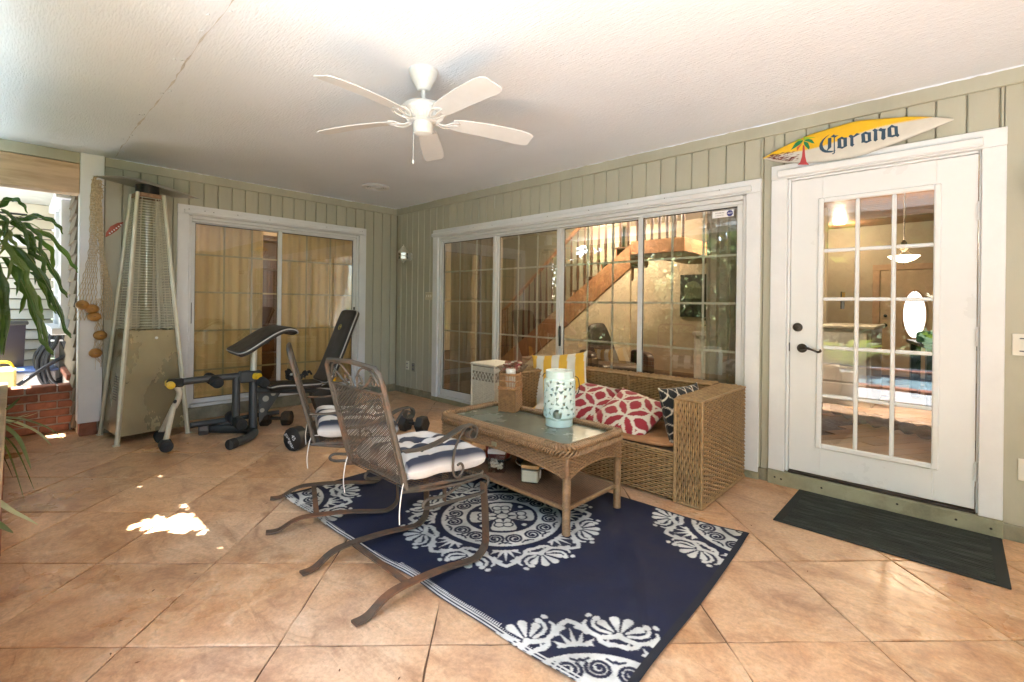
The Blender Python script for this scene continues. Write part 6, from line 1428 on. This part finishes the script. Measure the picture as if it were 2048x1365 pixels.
def roller(y, z_, r=.047, x0_=.045, x1_=.22):
    for s in (-1, 1):
        rr2 = MB(); rr2.lathe([(.0, x0_), (r*.85, x0_), (r, x0_+.012), (r, x1_-.012), (r*.85, x1_), (.026, x1_+.001), (.026, x1_+.006), (.0, x1_+.007)], 20, M=Matrix.Translation((0, y, z_))@Matrix.Rotation(s*PI/2, 4, 'Y')); rr2.build('foam_roller', M_foam, wb_)
    cyl((-x0_-.02, y, z_), (x0_+.02, y, z_), .012).build('roller_axle', M_gun, wb_)
roller(-.33, .545, .046, .05, .20); roller(-.15, .165, .048, .05, .22); roller(.04, .505, .046, .06, .17)
MB().cbox((-.035, -.66, .515), (.035, -.54, .585), .014).build('clamp', M_foam, wb_, smooth=False)
for s in (-1, 1): MB().lathe([(.030, .0), (.030, .05), (.022, .052), (.022, .075), (.0, .080)], 18, M=Matrix.Translation((s*.03, -.64, .542))@Matrix.Rotation(s*PI/2, 4, 'Y')).build('end_cap', [M_yel], wb_)
MB().tube(spline([(0, -.60, .53), (0, -.57, .47), (0, -.585, .40), (0, -.61, .345)], 5), .024, 10).build('curved_tube', M_ivory, wb_)
cyl((.0, -.60, .40), (.055, -.61, .40), .012).build('pin', M_foam, wb_)
for s in (-1, 1):
    MB().tube(spline([(0, -.61, .355), (s*.05, -.635, .27), (s*.12, -.665, .16), (s*.15, -.68, .115)], 5), .020, 10).build('split_tube', M_ivory, wb_)
    MB().lathe([(.0, 0), (.040, 0), (.047, .010), (.047, .115), (.040, .125), (.016, .126), (.0, .12)], 20, M=Matrix.Translation((s*.10, -.68, .08))@Matrix.Rotation(s*PI/2, 4, 'Y')).build('foot_roller', M_foam, wb_)
# rear stand
MB().prism([(.50, .34), (.74, .42), (.98, .30), (.90, .02), (.66, .02), (.56, .16)], -.05, .05, M=Matrix(((0, 0, 1, 0), (1, 0, 0, 0), (0, 1, 0, 0), (0, 0, 0, 1)))).build('rear_stand', M_vinyl, wb_, smooth=False)
MB().cbox((-.30, .72, .0), (.30, .80, .055), .01).build('rear_foot', M_gun, wb_, smooth=False)
MB().cbox((-.012, .70, .36), (.062, .735, .66), .004).build('yellow_support', M_yel, wb_, smooth=False); MB().tube([(.06, .50, .40), (.06, .78, .34)], .006, 6).build('wire_rod', M_pipe, wb_); MB().tube([(0, .70, .36), (0, .80, .80)], .018, 8).build('back_support', M_gun, wb_)
MB().tube([(-.30, .30, .12), (-.30, -.10, .115)], .022, 10).build('side_rail', M_gun, wb_); MB().tube([(-.30, -.10, .115), (-.30, -.45, .11)], .026, 10).build('side_rail', M_gun, wb_); MB().tube([(-.30, .05, .115), (0, .05, .30)], .016, 8).build('side_brace', M_gun, wb_)
# gloves on the seat
gv = thing('workout_gloves', 'black and white workout gloves lying on the bench seat', 'gloves', (1.06, -1.83, .478))
gm = MB()
for k in range(7):
    p = np.array([random.uniform(-.06, .06), random.uniform(-.08, .08), .02]); R_ = Matrix.Translation(p)@Matrix.Rotation(random.uniform(0, 6), 4, 'Z'); gm.tube(spline([(0, 0, 0), (.02, .02, .03), (.05, .01, .05+random.uniform(0, .04)), (.07, .02, .02)], 4), [.012]*5+[.015]*4+[.01]*4, 7, M=R_)
gm.build('fingers', M_foam, gv); puff(MB(), (-.05, -.07, .0), (.05, .07, .05)).build('palm', M_foam, gv); puff(MB(), (.0, -.05, .045), (.035, -.01, .07)).build('white_patch', M_cord, gv)
# ================================================================== dumbbells
M_hexb = mk('rusty_hex_iron', (.045, .032, .02), .55, metal=.3, var=.4, scale=14, dirt=(.12, .06, .025), dscale=9); M_hexg = mk('grey_hex', (.15, .145, .14), .4, metal=.5, var=.3, scale=10); M_hexk = mk('black_hex', (.022, .022, .023), .45, var=.3)
def dumbbell(label, loc, rz, L, r, mat, n=6, tilt=0.):
    t = thing('dumbbell', label, 'dumbbell', (loc[0], loc[1], r*math.cos(PI/n)), rz, 'dumbbells around the bench'); M0 = Matrix.Rotation(PI/2, 4, 'Y')@Matrix.Rotation(PI/n, 4, 'Z')
    for s in (-1, 1):
        MB().lathe([(.0, -L*.16), (r*.80, -L*.16), (r, -L*.12), (r, L*.12), (r*.80, L*.16), (.0, L*.16)], n, M=Matrix.Translation((s*L*.34, 0, 0))@M0).build('head', mat, t, ang=10 if n < 8 else 40)
    MB().tube([(-L*.2, 0, 0), (0, 0, 0), (L*.2, 0, 0)], [.014, .018, .014], 10).build('grip', mat, t); return t
dumbbell('rusty brown hex dumbbell beside the bench post', (.80, -1.90), D(52), .30, .075, M_hexb)
d45 = dumbbell('large round-headed black dumbbell marked 45 beside the further chair', (1.70, -1.98), D(-68), .34, .098, M_hexk, 12)
Mt = Matrix.Translation((.1455*1.17, 0, 0))@Matrix.Rotation(PI/2, 4, 'Z')@Matrix.Rotation(PI/2, 4, 'X')@Matrix.Rotation(D(-55), 4, 'Z')
text_mesh('45', .050, Mt@Matrix.Translation((.0, .035, 0)), M_stick, 'lettering', d45, .0006); text_mesh('go\u00d7gear', .044, Mt@Matrix.Translation((0, -.015, 0)), M_stick, 'lettering', d45, .0006)
dumbbell('black hex dumbbell on the floor right of the front chair back', (1.95, -1.05), D(20), .28, .085, M_hexk)
dumbbell('grey hex dumbbell at the end of the bench foot', (.72, -2.42), D(78), .26, .055, M_hexg)
# ================================================================== plants and clutter at the left edge
M_pl = [leafy('plant_leaf', (.075, .18, .028), .35, 6., .3, .3), leafy('plant_leaf_pale', (.14, .23, .055), .25, 6., .4, .25), leafy('plant_leaf_dark', (.040, .11, .018), .3, 6., .28, .25), mk('yellow_leaf', (.50, .30, .03), .5, var=.3)]
def strap(mb, pts, w, wavy=0., side=None, mi=0, fold=.15):
    P = spline(pts, 7); k = len(P); G = np.zeros((k, 3, 3))
    for i in range(k):
        d = P[min(i+1, k-1)]-P[max(i-1, 0)]; d /= np.linalg.norm(d)+1e-9; sd = np.cross(d, np.array([0, 0, 1.]) if side is None else V3(side)); sd /= np.linalg.norm(sd)+1e-9; nn = np.cross(sd, d); t = i/(k-1)
        ww = w*(min(1, t*6+.25))*(1-t**3)**.8*(1+wavy*math.sin(i*1.25)); w2 = w*(min(1, t*6+.25))*(1-t**3)**.8*(1+wavy*math.sin(i*1.25+2)); ww, w2 = max(ww, .001), max(w2, .001)
        G[i, 0] = P[i]-sd*ww/2+nn*fold*ww; G[i, 1] = P[i]; G[i, 2] = P[i]+sd*w2/2+nn*fold*w2
    mb.grid(G, mi)
hp = thing('hanging_plant', 'hanging plant with long wavy drooping green leaves at the left edge', 'plant', (1.0, -3.94, 1.30))
MB().lathe([(.0, -.10), (.09, -.10), (.15, .05), (.16, .06), (.14, .06), (.0, .04)], 18).build('pot', M_dkwood, hp)
for k in range(3): a = k*2.1; MB().tube([(.15*math.cos(a), .15*math.sin(a), .06), (0, 0, .6), (0, 0, 1.26)], .003, 5).build('hanger', M_black, hp)
tips = [(.06, .42, .48, .62), (-.05, .51, .21, .62), (.1, .47, -.27, .40), (.0, .385, -.40, .25), (.12, .33, -.14, .45), (-.1, .46, .02, .52), (.05, .35, -.34, .30), (.1, .24, .60, .70), (-.12, .40, -.10, .42), (0, .20, .35, .60)]
for k, (dx, dy, dz, top) in enumerate(tips):
    st3 = MB(); s0 = (random.uniform(-.06, .06), random.uniform(-.02, .05), .05); mid = (dx*.5, dy*.45, top*.75); tip = (dx, dy, dz)
    st3.tube(spline([s0, mid, (dx*.8, dy*.78, (top*.75+dz)/2+.05), tip], 5), np.linspace(.005, .002, 16), 5)
    strap(st3, [mid, (dx*.8, dy*.78, (top*.75+dz)/2+.05), tip, (dx, dy+.035, dz-.07)], .034, .5, side=(1, .15, .2), mi=1)
    for q in range(2):
        b0_ = V3(mid)*(1-q*.3)+V3(tip)*(q*.3); e_2 = b0_+np.array([random.uniform(-.1, .1), random.uniform(.02, .14), -random.uniform(.16, .30)]); strap(st3, [b0_, (b0_+e_2)/2+np.array([0, .04, .03]), e_2], random.uniform(.024, .036), .35, side=(1, .2, .1), mi=1)
    st3.build('stem', [M_pl[1], M_pl[(2, 0, 2, 0, 1)[k % 5]]], hp)
for k in range(18):
    bg_ = MB(); y = random.uniform(-.02, .15); x = random.uniform(-.15, .15); strap(bg_, [(x*.4, y*.4, .06), (x, y, .16), (x*1.2, y+.05, -.10), (x*1.2, y+.04, -.42+random.uniform(-.06, .1))], random.uniform(.035, .060), .32, side=(1, .3, 0)); bg_.build('broad_leaf', M_pl[k % 3], hp)
M_st = leafy('strap_leaf', (.15, .23, .10), .25, 8., .35, .2); M_stp = leafy('strap_leaf_pale', (.42, .52, .34), .2, 8., .4, .2)
gp = thing('strap_plant', 'plant with pale arching strap leaves low at the left edge', 'plant', (1.15, -3.97, .34))
for k, (tx, ty, tz, w, mi) in enumerate(((.05, .50, -.10, .062, 0), (.15, .43, -.10, .055, 1), (-.1, .38, .10, .020, 1), (.1, .36, .02, .020, 1), (-.2, .33, .08, .020, 1), (.2, .30, .12, .05, 0), (-.2, .28, .20, .05, 0), (.3, .33, -.2, .045, 0))):
    lf2 = MB(); strap(lf2, [(0, 0, 0), (tx*.4, ty*.4, .10), (tx*.75, ty*.78, .03+max(tz, -.02)*.5), (tx, ty, tz)], w, .05, side=(.2, .3, 1) if False else None); lf2.build('leaf', M_st if mi == 0 else M_stp, gp)
gp2 = thing('strap_plant', 'plant with dark narrow drooping leaves below the hanging plant at the left edge', 'plant', (1.62, -3.97, .34))
for k, (tx, ty, tz) in enumerate(((0, .345, -.30), (.05, .30, -.33), (-.05, .25, -.20), (.1, .2, -.1), (-.1, .12, .2))):
    lf2 = MB(); strap(lf2, [(0, 0, 0), (tx*.4, ty*.35, .10), (tx*.8, ty*.7, .02), (tx, ty, tz)], .055, .05); lf2.build('leaf', M_pl[k % 3], gp2)
gp3 = thing('strap_plant', 'plant with one pale white-green leaf reaching over the left edge of the floor', 'plant', (2.55, -3.97, .34))
for k, (tx, ty, tz, mi) in enumerate(((.12, .33, -.15, 1), (.3, .25, -.10, 0), (-.1, .15, .2, 0))):
    lf2 = MB(); strap(lf2, [(0, 0, 0), (tx*.4, ty*.4, .03), (tx*.8, ty*.75, tz*.5), (tx, ty, tz)], .050, .05); lf2.build('leaf', M_stp if mi else M_st, gp3)
# hose, bin and boxes in the side yard
M_hose = mk('black_hose', (.020, .021, .024), .45, var=.2); hsr = thing('hose_coil', 'thick black garden hose coiled on a white hanger beside the post', 'hose', (-1.4, -3.39, 0))
for k in range(9):
    cx = .03*random.uniform(-1, 1)+k*.022-.08; yo = random.uniform(-.03, .03); zt2 = .93-.02*abs(k-4); zb2 = .30+random.uniform(-.08, .05); w2 = .10+random.uniform(-.02, .03)
    MB().tube(spline([(cx, yo-w2*.5, zt2-.12), (cx, yo, zt2), (cx, yo+w2*.5, zt2-.12), (cx, yo+w2, (zt2+zb2)/2), (cx, yo+w2*.7, zb2+.06), (cx, yo, zb2), (cx, yo-w2*.9, zb2+.08), (cx, yo-w2*1.2, (zt2+zb2)/2), (cx, yo-w2*.5, zt2-.12)], 5), .019, 8).build('loop', M_hose, hsr)
MB().tube(spline([(.1, .05, .62), (.15, -.12, .5), (.2, -.3, .35)], 6), .019, 8).build('loose_end', M_hose, hsr); MB().cbox((-.16, -.02, 0), (-.13, .02, .92), .004).build('hanger_post', M_white, hsr, smooth=False); MB().cbox((-.16, -.06, .78), (.10, .06, .80), .004).build('hanger_arm', M_white, hsr, smooth=False)
bn = thing('storage_bin', 'tall dark purple bin half hidden behind the hanging plant', 'bin', (-1.9, -3.86, 0)); M_pur = mk('purple_plastic', (.012, .009, .022), .4, var=.15)
MB().add([(-.2, -.24, 0), (.2, -.24, 0), (.2, .20, 0), (-.2, .20, 0), (-.23, -.27, .95), (.23, -.27, .95), (.23, .23, .95), (-.23, .23, .95)], [(3, 2, 1, 0), (0, 1, 5, 4), (1, 2, 6, 5), (2, 3, 7, 6), (3, 0, 4, 7), (4, 5, 6, 7)]).build('body', M_pur, bn, smooth=False); MB().cbox((-.25, -.29, .951), (.25, .25, .985), .008).build('lid', M_track, bn, smooth=False)
tb2 = thing('storage_tub', 'white plastic tub behind the brick planter', 'tub', (-1.55, -3.56, 0)); MB().cbox((-.18, -.16, 0), (.18, .16, .46), .015).build('body', M_stick, tb2, smooth=False); MB().cbox((-.20, -.18, .461), (.20, .18, .49), .008).build('lid', mk('blue_lid', (.12, .20, .45), .4), tb2, smooth=False)
yb = thing('yellow_caddy', 'yellow plastic caddy behind the brick planter at the left edge', 'caddy', (-1.35, -3.82, 0)); MB().cbox((-.15, -.12, 0), (.15, .12, .52), .02).build('body', mk('pale_yellow', (.75, .62, .22), .5), yb, smooth=False); MB().tube(spline([(0, -.1, .52), (0, -.06, .58), (0, .06, .58), (0, .1, .52)], 4), .012, 6).build('handle', M_yel, yb)
sg_ = thing('wall_sign', 'white street-style sign on the cream siding, half hidden by leaves', 'sign', (-2.482, -3.78, 1.93)); MB().cbox((0, -.20, -.055), (.008, .17, .055), .003).build('plate', M_stick, sg_, smooth=False); MB().cbox((-.002, .171, -.06), (.010, .182, .06), .002).build('edge', M_track, sg_, smooth=False)
Ms = Matrix(((0, 0, 1, .0085), (1, 0, 0, .0), (0, 1, 0, 0), (0, 0, 0, 1))); text_mesh('ute', .075, Matrix.Translation((0, -.02, 0))@Ms, M_ink, 'lettering', sg_, .0006); text_mesh('t', .075, Matrix.Translation((0, .13, 0))@Ms, M_ink, 'lettering', sg_, .0006)

# bits of leaf and grit blown onto the slab
lt = MB(); rl2 = random.Random(21)
for k in range(150):
    x, y = rl2.uniform(.6, 6.0), rl2.uniform(-3.7, -.3)
    if 2.55 < x < 5.05 and -2.55 < y < -.95: continue
    r = rl2.uniform(.003, .011); a = rl2.uniform(0, 6.3); c_, s_ = math.cos(a), math.sin(a); z_ = .0018
    lt.add([(x-c_*r, y-s_*r, z_), (x+s_*r*.35, y-c_*r*.35, z_+.002), (x+c_*r, y+s_*r, z_+rl2.uniform(0, .004)), (x-s_*r*.35, y+c_*r*.35, z_+.002)], [(0, 1, 2, 3)])
lt.build('leaf_litter', mk('dry_leaf_bits', (.16, .075, .03), .9, var=.6, scale=30), smooth=False, kind='stuff', label='small dry leaf bits and grit scattered over the patio slab', cat='leaf litter')
